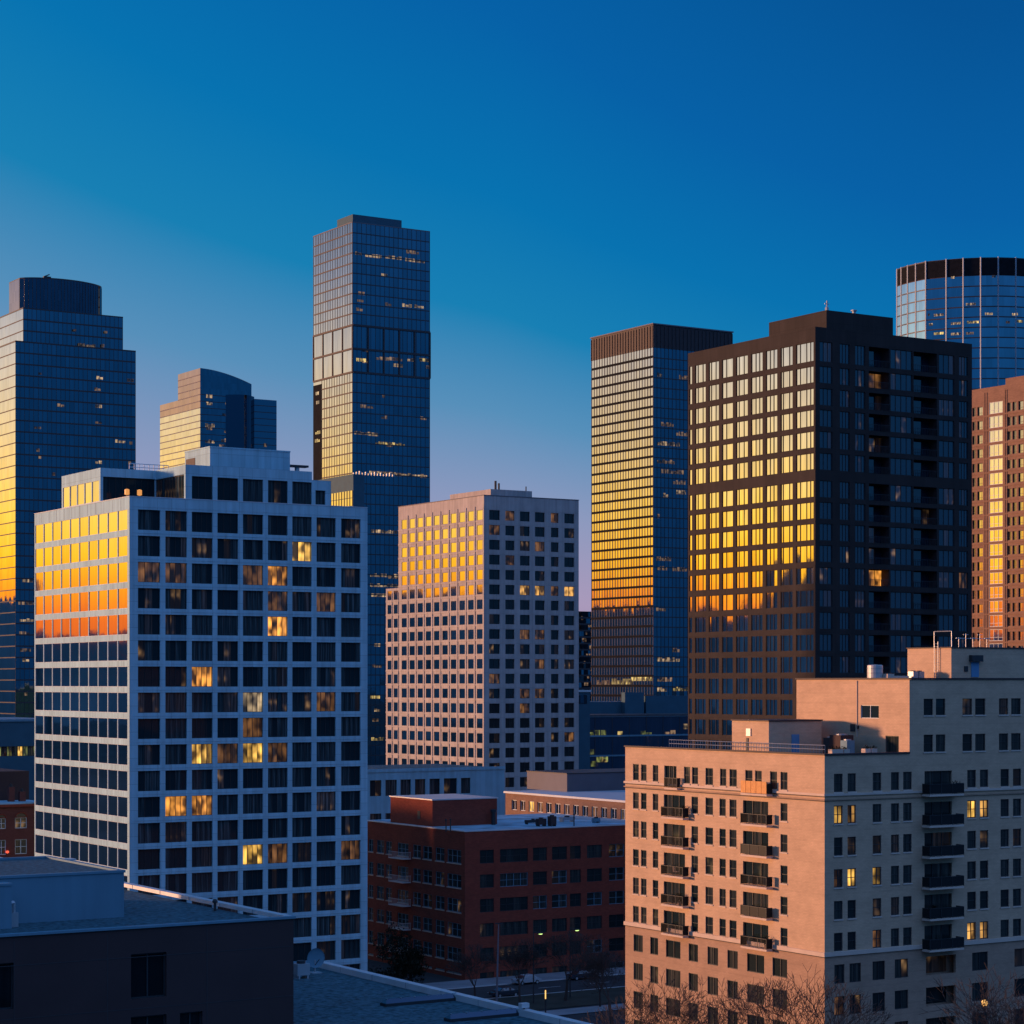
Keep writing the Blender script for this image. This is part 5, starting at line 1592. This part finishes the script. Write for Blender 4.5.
m = MB(); m.box(uu - 0.1, uu + 26.1, vv - 0.1, b.ly(527, uu) + 0.1, b.z(774, uu, vv) + 0.002, b.z(774, uu, vv) + 0.15); b.build('coping', m, M['fin_dark'])

# glass podium under the gold tower
b = Bld('glass_podium', 'long low dark blue glass podium building at the foot of the gold slab tower', 'office building', 560, 640)
Wd = b.lx(760)
zt = b.z(716)
m = MB(); m.box(0.1, Wd, 0.1, 40, 0, zt - 0.3); b.build('wall', m, M['dark_panel'])
pit = 20 / F * 640
rw = [(zt - pit * (k + 1), zt - pit * k) for k in range(5)]
curtain(b, 'R', 0, Wd, rw, 3.0, 'g_podium')
bands(b, 'R', 0, Wd, [r[1] - 0.2 for r in rw], 0.5, 'grey_panel', 0.15)
fins(b, 'R', 0, Wd, 1, zt, 6.0, 'fin_dark', 0.15, 0.1)
m = MB(); m.box(-0.1, Wd, -0.2, 40, zt - 0.299, zt + 0.3); b.build('roof', m, M['roof_dark'])
uq = b.lx(582, 14)
m = MB(); m.box(uq, b.lx(700, 14), 14, 38, zt + 0.302, b.z(702, uq, 14)); b.build('upper_hall', m, M['slate_panel'])
m = MB(); m.box(b.lx(625, 12), b.lx(644, 12), 12, 13.9, zt + 0.302, b.z(692.5, uq, 12)); m.box(b.lx(646, 12.5), b.lx(690, 12.5), 12.5, 13.9, zt + 0.302, b.z(696, uq, 12)); b.build('plant_room', m, M['slate_panel'])
lit_cells(b, 'R', [(581, 733.5, 2, 'lit_green'), (588, 733, 3, 'lit_green'), (617, 734, 1, 'lit_yellow'), (640, 733.5, 2, 'lit_green'), (664, 733, 2, 'lit_dim'), (596, 759.5, 2, 'lit_green'), (601, 759.5, 1, 'lit_yellow'),
    (582, 752, 2, 'lit_green'), (584, 764, 2, 'lit_green'), (683, 726.5, 1, 'lit_white'), (655, 752, 2, 'lit_green')], 1.6, 2.2)

b = Bld('white_low_building', 'small white roofed building beside the office block and the gold tower', 'building', 574, 600)
m = MB(); m.box(0, b.lx(590), 0, 16, 0, b.z(692)); b.build('wall', m, M['slate_panel'])
m = MB(); m.box(-0.3, b.lx(590) + 0.3, -0.3, 16.3, b.z(692) + 0.002, b.z(690)); b.build('roof', m, M['cap'])
curtain(b, 'R', 1, b.lx(590) - 1, [(b.z(704), b.z(695))], 1.2, 'g_deep', p=-0.05)

b = Bld('distant_tower', 'distant blue block in the narrow gap beside the gold slab tower', 'office tower', 566, 1300)
Wd = b.lx(612)
zt = b.z(611)
m = MB(); m.box(0.05, Wd, 0.05, 30, 0, zt - 0.2); b.build('wall', m, M['dark_panel'])
rw = []
zz = zt
while zz > 10: rw.append((zz - 3.8, zz)); zz -= 3.8
curtain(b, 'R', 0, Wd, rw, 1.6, 'g_tower', tilt=0.02); bands(b, 'R', 0, Wd, [r[0] for r in rw], 1.0, 'fin_dark', 0.06)
lit_cells(b, 'R', [(581 + (k * 7 % 10), 618 + 7.3 * k, 1 + k % 2, 'lit_dim') for k in range(10)], 2.2, 1.6)

# ------------------------------------------------------------------ behind, at the left edge
b = Bld('low_building', 'low blue grey office block with a strip of lit windows at the left edge', 'office building', -30, 480)
Wd = b.lx(60)
zt = b.z(722)
m = MB()
ribbon = [(b.lx(-20), b.lx(44))]
facade(m, 'R', 0, Wd, 0, zt, [(b.z(757), b.z(747), ribbon)], 0.4)
m.box(0, Wd, 0.4, 30, 0, zt - 0.4)
b.build('wall', m, M['slate_panel'])
m = MB(); m.box(-0.2, Wd + 0.2, -0.25, 30, zt + 0.002, zt + 0.5); b.build('roof', m, M['grey_panel'])
n = 12
s = (ribbon[0][1] - ribbon[0][0]) / n
for k in range(n):
    win(b, 'R', ribbon[0][0] + s * k + 0.03, ribbon[0][0] + s * (k + 1) - 0.03, b.z(757), b.z(747), p=0.2, vm=(0.5,), g='g_office', lit=['lit_green', None, 'lit_yellow', 'lit_green', None][k % 5] if k > 2 else None)
finish_windows(b)
b = Bld('brick_house', 'old red brick house with arched windows and a blue roof at the left edge', 'house', -25, 354)
Wd = b.lx(48)
zt = b.z(808)
m = MB()
cw = srt([(b.lx(p0), b.lx(p1)) for p0, p1 in ((-3, 6), (15, 27), (-22, -12), (34, 44))])
rw = [(b.z(830), b.z(819)), (b.z(856), b.z(841)), (b.z(884), b.z(869))]
facade(m, 'R', 0, Wd, 0, zt, [(r0, r1, cw) for r0, r1 in rw], 0.35)
m.box(0, Wd, 0.35, 8.9, 0, zt - 0.4)
b.build('wall', m, M['brick_dark'])
m = MB()
for c in cw:     # round window heads standing over the top row
    cx, r_ = (c[0] + c[1]) / 2, (c[1] - c[0]) / 2
    zz = rw[0][1]
    m.prism([(cx + r_ * math.cos(math.pi * q / 10), -0.02 + 0.0 * q) for q in range(0)] or [(cx - r_, -0.06), (cx + r_, -0.06), (cx + r_, -0.003), (cx - r_, -0.003)], zz + 0.0, zz + 0.12)
    for q in range(10):
        t0, t1 = math.pi * q / 10, math.pi * (q + 1) / 10
        m.tube((cx + r_ * math.cos(t0), -0.08, zz + r_ * math.sin(t0) * 0.8), (cx + r_ * math.cos(t1), -0.08, zz + r_ * math.sin(t1) * 0.8), 0.13, n=5)
b.build('window_arch', m, M['brick'])
am = MB()
for c in cw:
    cx, r_ = (c[0] + c[1]) / 2, (c[1] - c[0]) / 2
    am.quad([(cx + r_ * math.cos(math.pi * q / 12), -0.02, rw[0][1] + 0.125 + r_ * 0.78 * math.sin(math.pi * q / 12)) for q in range(13)])
b.build('arch_pane', am, M['g_office'])
for r0, r1 in rw:
    for k, c in enumerate(cw): win(b, 'R', c[0], c[1], r0, r1, p=0.2, vm=(0.5,), hm=(0.5,), g='g_office', fr='white_frame' if k < 2 else 'dark_frame', fw=0.12)
finish_windows(b)
m = MB(); m.box(-0.2, Wd + 0.2, -0.35, 8.9, zt + 0.002, zt + 0.4); b.build('cornice', m, M['brick'])
m = MB(); m.box(0.2, Wd - 0.2, 0.2, 8.8, zt + 0.402, zt + 0.6); b.build('roof', m, M['roof_mem'])
m = MB(); m.box(-8, Wd, 9.0, 46, 0, zt + 5.4); b.build('rear_block', m, M['dark_panel'])
for px, h, lab in ((11, 2.4, 'small dark chimney on the brick house roof, left of two'), (22, 1.6, 'small dark chimney on the brick house roof, right of two')):
    t = thing_at(b, 'chimney', lab, 'chimney', b.lx(px, 5), 5.0, zt + 0.6)
    m = MB(); m.box(-0.5, 0.5, -0.4, 0.4, 0, h); m.build('stack', M['brick_dark'], t)
    m = MB(); m.lathe((0, 0, h), [(0.25, 0), (0.2, 0.5), (0.001, 0.5)], 8); m.build('pot', M['dark_frame'], t)
p = b.world(b.lx(6, -1.5), -1.5, 0)
t = thing_at(b, 'wall_lamp', 'small red lamp glowing on the brick house at the left edge', 'lamp', b.lx(6.5), -0.05, b.z(853.5))
m = MB(); m.box(-0.08, 0.08, -0.3, 0.04, -0.25, -0.1); m.build('bracket', M['dark_frame'], t)
m = MB(); m.lathe((0, -0.35, -0.2), [(0.001, 0), (0.28, 0.15), (0.28, 0.4), (0.001, 0.5)], 10); m.build('bulb', M['lamp_red'], t)

# ================================================================== foreground roofs
M['g_room'] = glass('dark_room_glass', 1.45, spec=0.3, tint=(0.006, 0.008, 0.010), curtain=(0.012, 0.014, 0.016), amount=0.5)
b = Bld('flat_roof_building', 'nearest dark flat roofed building with a gravel roof, at the lower left corner', 'building', 293.5, 140)
zt = b.z(918.5)
Wd = 60.0      # runs to the left from the corner: local x from -60 to 0
DpF = 62.0
wc = [(131, 166.5), (-24, 14)]
m = MB()
cols = srt([(b.lx(p0), b.lx(p1)) for p0, p1 in wc])
cols2 = srt([(b.lx(p0), b.lx(p1)) for p0, p1 in ((131, 166.5), (180, 202.5), (-24, 14))])
T = 0.4
zf = lambda py: b.z(py)
r1 = (b.z(1004.5 + 0.0), b.z(957.5))
k1 = b.lx(150)
z1 = b.z(953, k1, 0); z0 = b.z(998, k1, 0)
z3 = b.z(1015.5, k1, 0)
facade(m, 'R', -Wd, 0, 0, zt, [(z0, z1, cols), (z3 - 3.0, z3, cols2)] + [(z3 - 7.0 - 4 * k, z3 - 4.0 - 4 * k, cols2) for k in range(4) if z3 - 7.0 - 4 * k > 1], T)
m.box(-Wd, 0, T, DpF, 0, zt - 0.45)
b.build('wall', m, M['dark_panel'])
m = MB()
for px in (107.5, 207, 14):
    a = b.lx(px); m.box(a - 0.02, a + 0.02, -0.012, -0.002, 0, zt - 0.3)
for py in (958, 988):
    pass
for dz in (1.75, 4.9):
    m.box(-Wd, -0.01, -0.014, -0.004, zt - dz - 0.02, zt - dz + 0.02)
b.build('panel_joint', m, M['fin_dark'])
for (r0, r1, cs) in [(z0, z1, cols), (z3 - 3.0, z3, cols2)]:
    for c in cs: win(b, 'R', c[0], c[1], r0, r1, p=0.3, vm=(0.5,), g='g_room', fw=0.09)
finish_windows(b)
m = MB(); m.box(-Wd + 0.1, -0.45, T + 0.02, DpF - 0.1, zt - 0.449, zt - 0.28); b.build('roof', m, M['roof_grav'])
m = MB(); m.box(-Wd, 0.12, -0.12, 0.42, zt + 0.002, zt + 0.14); b.build('front_coping', m, M['grey_panel'])
m = MB(); m.box(-0.44, 0.12, 0.423, DpF, zt - 0.1, zt + 0.16); b.build('side_coping', m, M['cap'])
m = MB()
for k in range(1, 12): m.box(-0.47, 0.14, k * 5.1 - 0.04, k * 5.1 + 0.04, zt - 0.1, zt + 0.168)
b.build('coping_seam', m, M['steel'])
# plant room on it
zr_ = zt - 0.28
v0 = 9.0
u1 = b.lx(124, v0)
zp = b.z(872.5, u1, v0)
vB = 9 + 14.0
# depth of its roof from the far edge seen above its front
for _ in range(40):
    if b.px(u1, vB, zp)[0] > 55.5: vB += 0.4
m = MB(); m.box(-Wd + 2, u1, v0, vB, zr_ + 0.002, zp - 0.002); b.build('plant_room', m, M['grey_panel'])
m = MB()
m.box(-Wd + 1.9, u1 + 0.08, v0 - 0.08, v0 + 0.3, zp, zp + 0.16); m.box(u1 - 0.3, u1 + 0.08, v0 + 0.303, vB + 0.08, zp, zp + 0.16); m.box(-Wd + 1.9, u1 - 0.303, vB - 0.3, vB + 0.08, zp, zp + 0.16)
b.build('coping', m, M['grey_panel'])
m = MB(); m.box(-Wd + 2.1, u1 - 0.31, v0 + 0.31, vB - 0.31, zp + 0.0, zp + 0.03); b.build('roof', m, M['roof_grav'])
m = MB(); m.box(b.lx(57, vB - 2), b.lx(69, vB - 2), vB - 3.4, vB - 2.4, zp + 0.04, zp + 0.14); o = m.build('roof_slab', M['cap'], None)
o.location = b.o; o.rotation_euler = (0, 0, GA); tag(o, 'loose pale paving slab lying on the nearest plant room roof', 'slab')
# duct cowl at the left edge
u = b.lx(2, v0 - 2.0)
t = thing_at(b, 'duct_cowl', 'big grey duct cowl beside the plant room at the left edge', 'duct', u, v0 - 2.0, zr_)
m = MB(); m.box(-1.2, 0.45, -0.5, 0.6, 0, zp - zr_ - 0.25); m.box(-1.25, 0.5, -0.55, 0.65, zp - zr_ - 0.247, zp - zr_ - 0.1); m.build('casing', M['grey_panel'], t)
m = MB(); m.tube((0.45, 0.1, 1.5), (0.85, 0.4, 1.5), 0.16); m.tube((0.85, 0.4, 1.5), (0.85, 0.4, 0.2), 0.16); m.box(0.6, 1.1, 0.1, 0.7, 0.0, 0.9); m.build('pipe', M['steel'], t)
t = thing_at(b, 'vent_pipe', 'short dark vent pipe at the coping of the nearest roof', 'vent', b.lx(213, 12), 12.0, zr_)
for _ in range(1):
    v = b.ly(215, -1.2); t.location = b.world(-1.2, v, zr_)
m = MB(); m.tube((0, 0, 0), (0, 0, 0.55), 0.1); m.lathe((0, 0, 0.55), [(0.17, 0), (0.19, 0.12), (0.1, 0.25), (0.001, 0.27)], 10); m.build('pipe', M['dark_frame'], t)

b2 = Bld('flat_roof_building', 'lower flat gravel roof with a bright coping and long roof lights, bottom centre', 'building', 316, 170)
o_ = b2.o
zt2 = b2.z(961)
# far right corner of this roof is its local origin; it runs towards the eye and to the left
Wn, Dn = 26.0, 70.0
m = MB(); m.box(-Wn, 0, -Dn, 0, 0, zt2 - 0.5); b2.build('wall', m, M['dark_panel'])
m = MB(); m.box(-Wn + 0.1, -0.5, -Dn + 0.1, -0.5, zt2 - 0.499, zt2 - 0.34); b2.build('roof', m, M['roof_grav'])
m = MB(); m.box(-0.5, 0.12, -Dn, 0.1, zt2 - 0.33, zt2 + 0.1); b2.build('side_coping', m, M['cap'])
m = MB(); m.box(-Wn, -0.503, -0.45, 0.1, zt2 - 0.33, zt2 + 0.08); b2.build('rear_coping', m, M['grey_panel'])
m = MB()
for k in range(1, 14): m.box(-0.52, 0.14, -k * 5 - 0.04, -k * 5 + 0.04, zt2 - 0.3, zt2 + 0.108)
b2.build('coping_seam', m, M['steel'])
zr2 = zt2 - 0.34
def roof_light(px, py, wlen, lab):
    # long ridged roof light lying across the roof
    v = -3.0
    for _ in range(400):
        u = b2.lx(px, v)
        if b2.px(u, v, zr2)[1] < py: v -= 0.1
        else: break
    t = thing_at(b2, 'roof_light', lab, 'roof light', u, v, zr2, 'long roof lights on the lower roof')
    m = MB(); m.box(0, wlen, -0.42, 0.42, 0, 0.2); m.build('kerb', M['dark_frame'], t)
    m = MB()
    i = len(m.v)
    m.v += [(0.03, -0.4, 0.203), (wlen - 0.03, -0.4, 0.203), (wlen - 0.03, 0.4, 0.203), (0.03, 0.4, 0.203), (0.25, 0, 0.46), (wlen - 0.25, 0, 0.46)]
    for f in ((0, 1, 5, 4), (2, 3, 4, 5), (3, 0, 4), (1, 2, 5)):
        m.f.append(tuple(i + q for q in f)); m.uv += [(0, 0)] * len(f); m.rnd.append(0.5); m.mi.append(0)
    m.build('pane', M['g_deep'], t)
    m = MB()
    for q in range(6): m.box(0.3 + (wlen - 0.6) * q / 5 - 0.03, 0.3 + (wlen - 0.6) * q / 5 + 0.03, -0.06, 0.06, 0.44, 0.5)
    m.build('ridge', M['steel'], t)
roof_light(383, 1006, 6.0, 'farther long ridged roof light on the lower gravel roof')
roof_light(447, 1021.5, 6.4, 'nearer long ridged roof light at the bottom of the picture')
t = thing_at(b2, 'satellite_dish', 'pale satellite dish at the far corner of the lower roof', 'dish', b2.lx(315, -4), -4.0, zr2)
m = MB(); m.tube((0, 0, 0), (0, 0, 1.0), 0.06); m.box(-0.4, 0.4, -0.4, 0.4, 0, 0.08); m.build('stand', M['steel'], t)
m = MB()
ring = [(0.75 * math.sin(q * 0.16), 0.2 * (q / 10) ** 2) for q in range(10)]
m.lathe((0, 0, 0), [(max(0.001, r_), z_) for r_, z_ in ring], 20)
m.v = [(v[0], -v[2] - 0.0, v[1] + 1.15) for v in m.v]
m.build('reflector', M['grey_panel'], t)
m = MB(); m.tube((0, 0, 0.6), (0, -0.7, 1.1), 0.03); m.build('arm', M['dark_frame'], t)
roof_unit(b2, 301, -6.0, zr2, 1.0, 0.9, 1.1, 'pale air unit beside the dish on the lower roof', 'steel')
v = b2.ly(526.5, 0)
t = thing_at(b2, 'flood_lamp', 'small box lamp clamped on the coping of the lower roof', 'lamp', -0.2, v, zt2 + 0.1)
m = MB(); m.box(-0.3, 0.3, -0.2, 0.2, 0.1, 0.4); m.build('housing', M['cap'], t)
m = MB(); m.tube((0, 0, 0), (0, 0, 0.1), 0.08); m.build('foot', M['dark_frame'], t)

# ================================================================== street things
def ground_at(px, py, z=0.0):
    d = (HC - z) * F / (py - HZ)
    return Vector(((px - 512) / F * d, d, z))
def at_depth(px, d, z=0.0):
    return Vector(((px - 512) / F * d, d, z))
# tall pale pole
d = 312
p = at_depth(496.5, d, 0.0)
t = empty('light_pole', p, 0, 'tall pale pole standing before the red brick block', 'pole')
hp = HC + (HZ - 924) / F * d
m = MB(); m.tube((0, 0, 0), (0.3, 0, hp), 0.17, 0.09, 8); m.lathe((0, 0, 0), [(0.35, 0), (0.35, 0.25), (0.001, 0.26)], 10); m.build('mast', M['fin'], t)
m = MB(); m.box(-0.2, 0.9, -0.12, 0.12, hp, hp + 0.14); m.build('lamp_head', M['dark_frame'], t)
def street_lamp(px, py, d, lab, mat, arm=1.2, grp='lamps along the street'):
    p = at_depth(px, d, 0.0)
    h = HC + (HZ - py) / F * d
    t = empty('street_lamp', p, GA, lab, 'street lamp', grp)
    m = MB(); m.tube((-arm, 0, 0), (-arm, 0, h + 0.5), 0.11, 0.07, 8); m.build('pole', M['dark_frame'], t)
    m = MB(); m.tube((-arm, 0, h + 0.45), (-0.2, 0, h + 0.2), 0.05); m.build('arm', M['dark_frame'], t)
    m = MB(); m.box(-0.45, 0.35, -0.18, 0.18, h + 0.06, h + 0.24); m.build('hood', M['dark_frame'], t)
    m = MB(); m.lathe((0, 0, h), [(0.001, -0.10), (0.25, -0.04), (0.3, 0.055), (0.001, 0.056)], 12); m.build('bulb', M[mat], t)
street_lamp(540.5, 934, 316, 'street lamp lit yellow green before the red brick block, nearer the tall pole', 'lamp_green')
street_lamp(577, 930.5, 322, 'street lamp lit pale green near the tan block', 'lamp_green')
def globe_lamp(px, py, d, lab, r_=0.32):
    p = at_depth(px, d, 0.0)
    h = HC + (HZ - py) / F * d
    t = empty('globe_lamp', p, 0, lab, 'street lamp')
    m = MB(); m.tube((0, 0, 0), (0, 0, h - r_), 0.09, 0.06, 8); m.lathe((0, 0, 0), [(0.22, 0), (0.16, 0.5), (0.001, 0.5)], 10); m.build('pole', M['dark_frame'], t)
    m = MB(); m.lathe((0, 0, h), [(max(0.001, r_ * math.cos(a)), r_ * math.sin(a)) for a in [(-90 + 20 * k) * math.pi / 180 for k in range(10)]], 14); m.build('globe', M['lamp_warm'], t)
globe_lamp(984.5, 1003, 207, 'glowing round globe lamp before the tan block at the right')
p = at_depth(545.5, 305, 0.0)
t = empty('bollard_lamp', p, 0, 'slim upright lamp glowing orange beside the street', 'lamp')
zc_ = HC + (HZ - 994) / F * 305
m = MB(); m.lathe((0, 0, 0), [(0.12, 0), (0.12, zc_ - 0.7), (0.001, zc_ - 0.69)], 10); m.build('post', M['dark_frame'], t)
m = MB(); m.lathe((0, 0, zc_ - 0.68), [(0.001, 0), (0.08, 0.01), (0.08, 1.2), (0.001, 1.21)], 10); m.build('tube', M['lamp_warm'], t)
m = MB(); m.lathe((0, 0, zc_ + 0.55), [(0.16, 0), (0.16, 0.1), (0.001, 0.16)], 10); m.build('cap', M['dark_frame'], t)

# parked cars
def car(p, rz, paint, lab):
    t = empty('parked_car', p, rz, lab, 'car', 'cars parked along the street')
    Lc, Wc = 4.4, 1.78
    prof = [(-2.2, 0.35), (-2.2, 0.72), (-2.05, 0.88), (-1.35, 0.94), (-0.75, 1.38), (-0.3, 1.46), (0.75, 1.45), (1.45, 0.98), (2.12, 0.86), (2.2, 0.6), (2.2, 0.35)]
    m = MB()
    n = len(prof)
    i = 0
    def ins(z): return 0.02 if z < 0.9 else 0.02 + (z - 0.9) * 0.36
    m.v = [(x_, -Wc / 2 + ins(z_), z_) for x_, z_ in prof] + [(x_, Wc / 2 - ins(z_), z_) for x_, z_ in prof]
    m.f = [tuple(range(n)), tuple(range(n, 2 * n))[::-1]] + [(k, k + n, (k + 1) % n + n, (k + 1) % n) for k in range(n)]
    for f in m.f: m.uv += [(0, 0)] * len(f); m.rnd.append(0.5); m.mi.append(0)
    m.build('body', M[paint], t)
    m = MB()
    for s in (-1, 1):
        y_ = s * (Wc / 2 - 0.1)
        q = [(-1.2, y_ + s * 0.075, 0.98), (1.25, y_ + s * 0.075, 0.98), (0.72, y_ - s * 0.065, 1.38), (-0.7, y_ - s * 0.065, 1.36)]
        m.quad(q)
    m.quad([(0.8, -0.62, 1.44), (0.8, 0.62, 1.44), (1.44, 0.78, 1.02), (1.44, -0.78, 1.02)])
    m.quad([(-0.8, -0.62, 1.37), (-0.8, 0.62, 1.37), (-1.35, 0.78, 0.97), (-1.35, -0.78, 0.97)])
    m.build('window', M['g_dark'], t)
    for sx in (-1.35, 1.38):
        for sy in (-1, 1):
            m = MB(); m.tube((sx, sy * 0.72, 0.32), (sx, sy * 0.92, 0.32), 0.32, n=16); w = m.build('wheel', M['tyre'], t)
            m = MB(); m.tube((sx, sy * 0.9, 0.32), (sx, sy * 0.93, 0.32), 0.19, n=12); m.build('rim', M['steel'], w)
    for sy in (-1, 1):
        m = MB(); m.box(2.15, 2.22, sy * 0.62 - 0.16, sy * 0.62 + 0.16, 0.62, 0.76); m.build('headlight', M['cap'], t)
        m = MB(); m.box(-2.22, -2.16, sy * 0.66 - 0.13, sy * 0.66 + 0.13, 0.66, 0.8); m.build('tail_light', M['brick'], t)
for u, v, pnt, lab in ((6, -8.3, 'car_silver', 'silver car parked along the kerb left of the lit street lamps'), (23, -18.0, 'car_silver', 'silver car parked on the near side of the street'), (38, -18.0, 'car_dark', 'dark car on the near side of the street beside the tan block end'), (16, -8.3, 'car_dark', 'dark car parked along the kerb before the red brick block'), (30, -8.3, 'car_silver', 'silver car parked along the kerb near the tan block'), (-4, -18.0, 'car_dark', 'dark car parked on the near side of the street')):
    x_, y_ = street(u, v)
    car((x_, y_, 0.013), GA, pnt, lab)

# ------------------------------------------------------------------ trees
def bare_tree(p, h, seed, lab, grp='bare winter trees', tw=1.0, spread=1.0):
    rg = random.Random(seed)
    t = empty('bare_tree', p, rg.uniform(0, 6), lab, 'tree', grp)
    tr, cr_ = MB(), MB()
    def grow(a, d, ln, r_, lvl):
        n = 3 if lvl < 3 else 2
        q = a
        for k in range(n):
            d = (d + Vector((rg.gauss(0, 0.10), rg.gauss(0, 0.10), 0.05))).normalized()
            e = q + d * ln / n
            r2 = r_ * (1 - 0.22 / n * (k + 1)) if lvl else r_ * (1 - 0.12 * (k + 1) / n)
            (tr if lvl < 2 else cr_).tube(q, e, r_, r2, 6 if lvl < 2 else 3, caps=False)
            if lvl >= 1 and lvl < 6 and rg.random() < 0.7:
                sd = Vector((rg.gauss(0, 1), rg.gauss(0, 1), rg.gauss(0.3, 0.5))).normalized()
                grow(e, (d * 0.75 + sd * 0.7 * spread).normalized(), ln * rg.uniform(0.5, 0.7), r2 * 0.5, lvl + 2)
            q, r_ = e, r2
        if lvl < 7 and r_ > 0.006:
            nb = rg.choice([2, 3, 3, 3]) if lvl < 5 else rg.choice([2, 2, 3])
            for k in range(nb):
                an = 2 * math.pi * (k + rg.random() * 0.6) / nb
                e1 = d.cross(Vector((0.13, 0.31, 0.94))).normalized(); e2 = d.cross(e1)
                sd = e1 * math.cos(an) + e2 * math.sin(an)
                grow(q, (d + sd * rg.uniform(0.4, 0.75) * spread).normalized(), ln * rg.uniform(0.66, 0.84), max(r_ * rg.uniform(0.55, 0.7), 0.02), lvl + 1)
    grow(Vector((0, 0, 0)), Vector((0, 0, 1)), h * 0.24, h * 0.018, 0)
    top = max(v[2] for v in cr_.v)
    k = h / top
    for g in (tr, cr_): g.v = [(v[0] * k, v[1] * k, v[2] * k) for v in g.v]
    tr.build('trunk', M['bark'], t)
    o = cr_.build('crown', M['bark'], t)
    return t
bare_tree(at_depth(655, 206), 19.5, 3, 'big bare tree before the sunlit left end of the tan block')
bare_tree(at_depth(800, 200), 20.0, 8, 'bare tree before the corner of the tan block')
bare_tree(at_depth(1015, 198), 20.5, 12, 'dark bare tree before the shaded front at the right edge')
bare_tree(at_depth(735, 205), 15.0, 21, 'smaller bare tree between the two larger ones before the tan block')
bare_tree(at_depth(930, 202), 14.5, 33, 'lowest bare tree before the shaded front of the tan block')
for px, d, h, sd, lab in ((520, 315, 9.5, 41, 'slim bare street tree right of the tall pole'), (565, 318, 10.5, 44, 'bare street tree below the pale green lamp'), (600, 312, 9, 47, 'bare street tree closest to the tan block end'), (475, 318, 8.5, 50, 'bare street tree left of the tall pole'), (612, 296, 10, 53, 'bare street tree in front beside the path')):
    bare_tree(at_depth(px, d), h, sd, lab, 'bare trees along the street')
def evergreen(p, h, r_, seed, lab):
    rg = random.Random(seed)
    t = empty('evergreen_tree', p, 0, lab, 'tree', 'evergreens at the brick block')
    m = MB(); m.tube((0, 0, 0), (0, 0, h * 0.8), 0.22, 0.05, 7); m.build('trunk', M['bark'], t)
    m = MB()
    cl_ = [(rg.gauss(0, r_ * 0.45), rg.gauss(0, r_ * 0.45), h * rg.uniform(0.25, 0.95), r_ * rg.uniform(0.3, 0.55)) for _ in range(26)]
    for (cx, cy, cz, cr2) in cl_:
        for q in range(110):
            v = Vector((rg.gauss(0, 1), rg.gauss(0, 1), rg.gauss(0, 1))).normalized() * cr2 * rg.uniform(0.6, 1.05)
            c_ = Vector((cx, cy, max(0.4, cz))) + v
            d = Vector((rg.gauss(0, 1), rg.gauss(0, 1), rg.gauss(0, 1))).normalized()
            e = d.cross(Vector((0.2, 0.4, 0.9))).normalized() * 0.12
            d *= 0.22
            m.quad([c_ - d, c_ - e, c_ + d, c_ + e])
    m.build('crown', M['leaf'], t)
evergreen(at_depth(393, 322), 10.0, 3.0, 5, 'dark leafy tree at the foot of the brick block by the white block')
evergreen(at_depth(410, 326), 7.0, 2.4, 6, 'lower dark leafy tree below the brick block balconies')
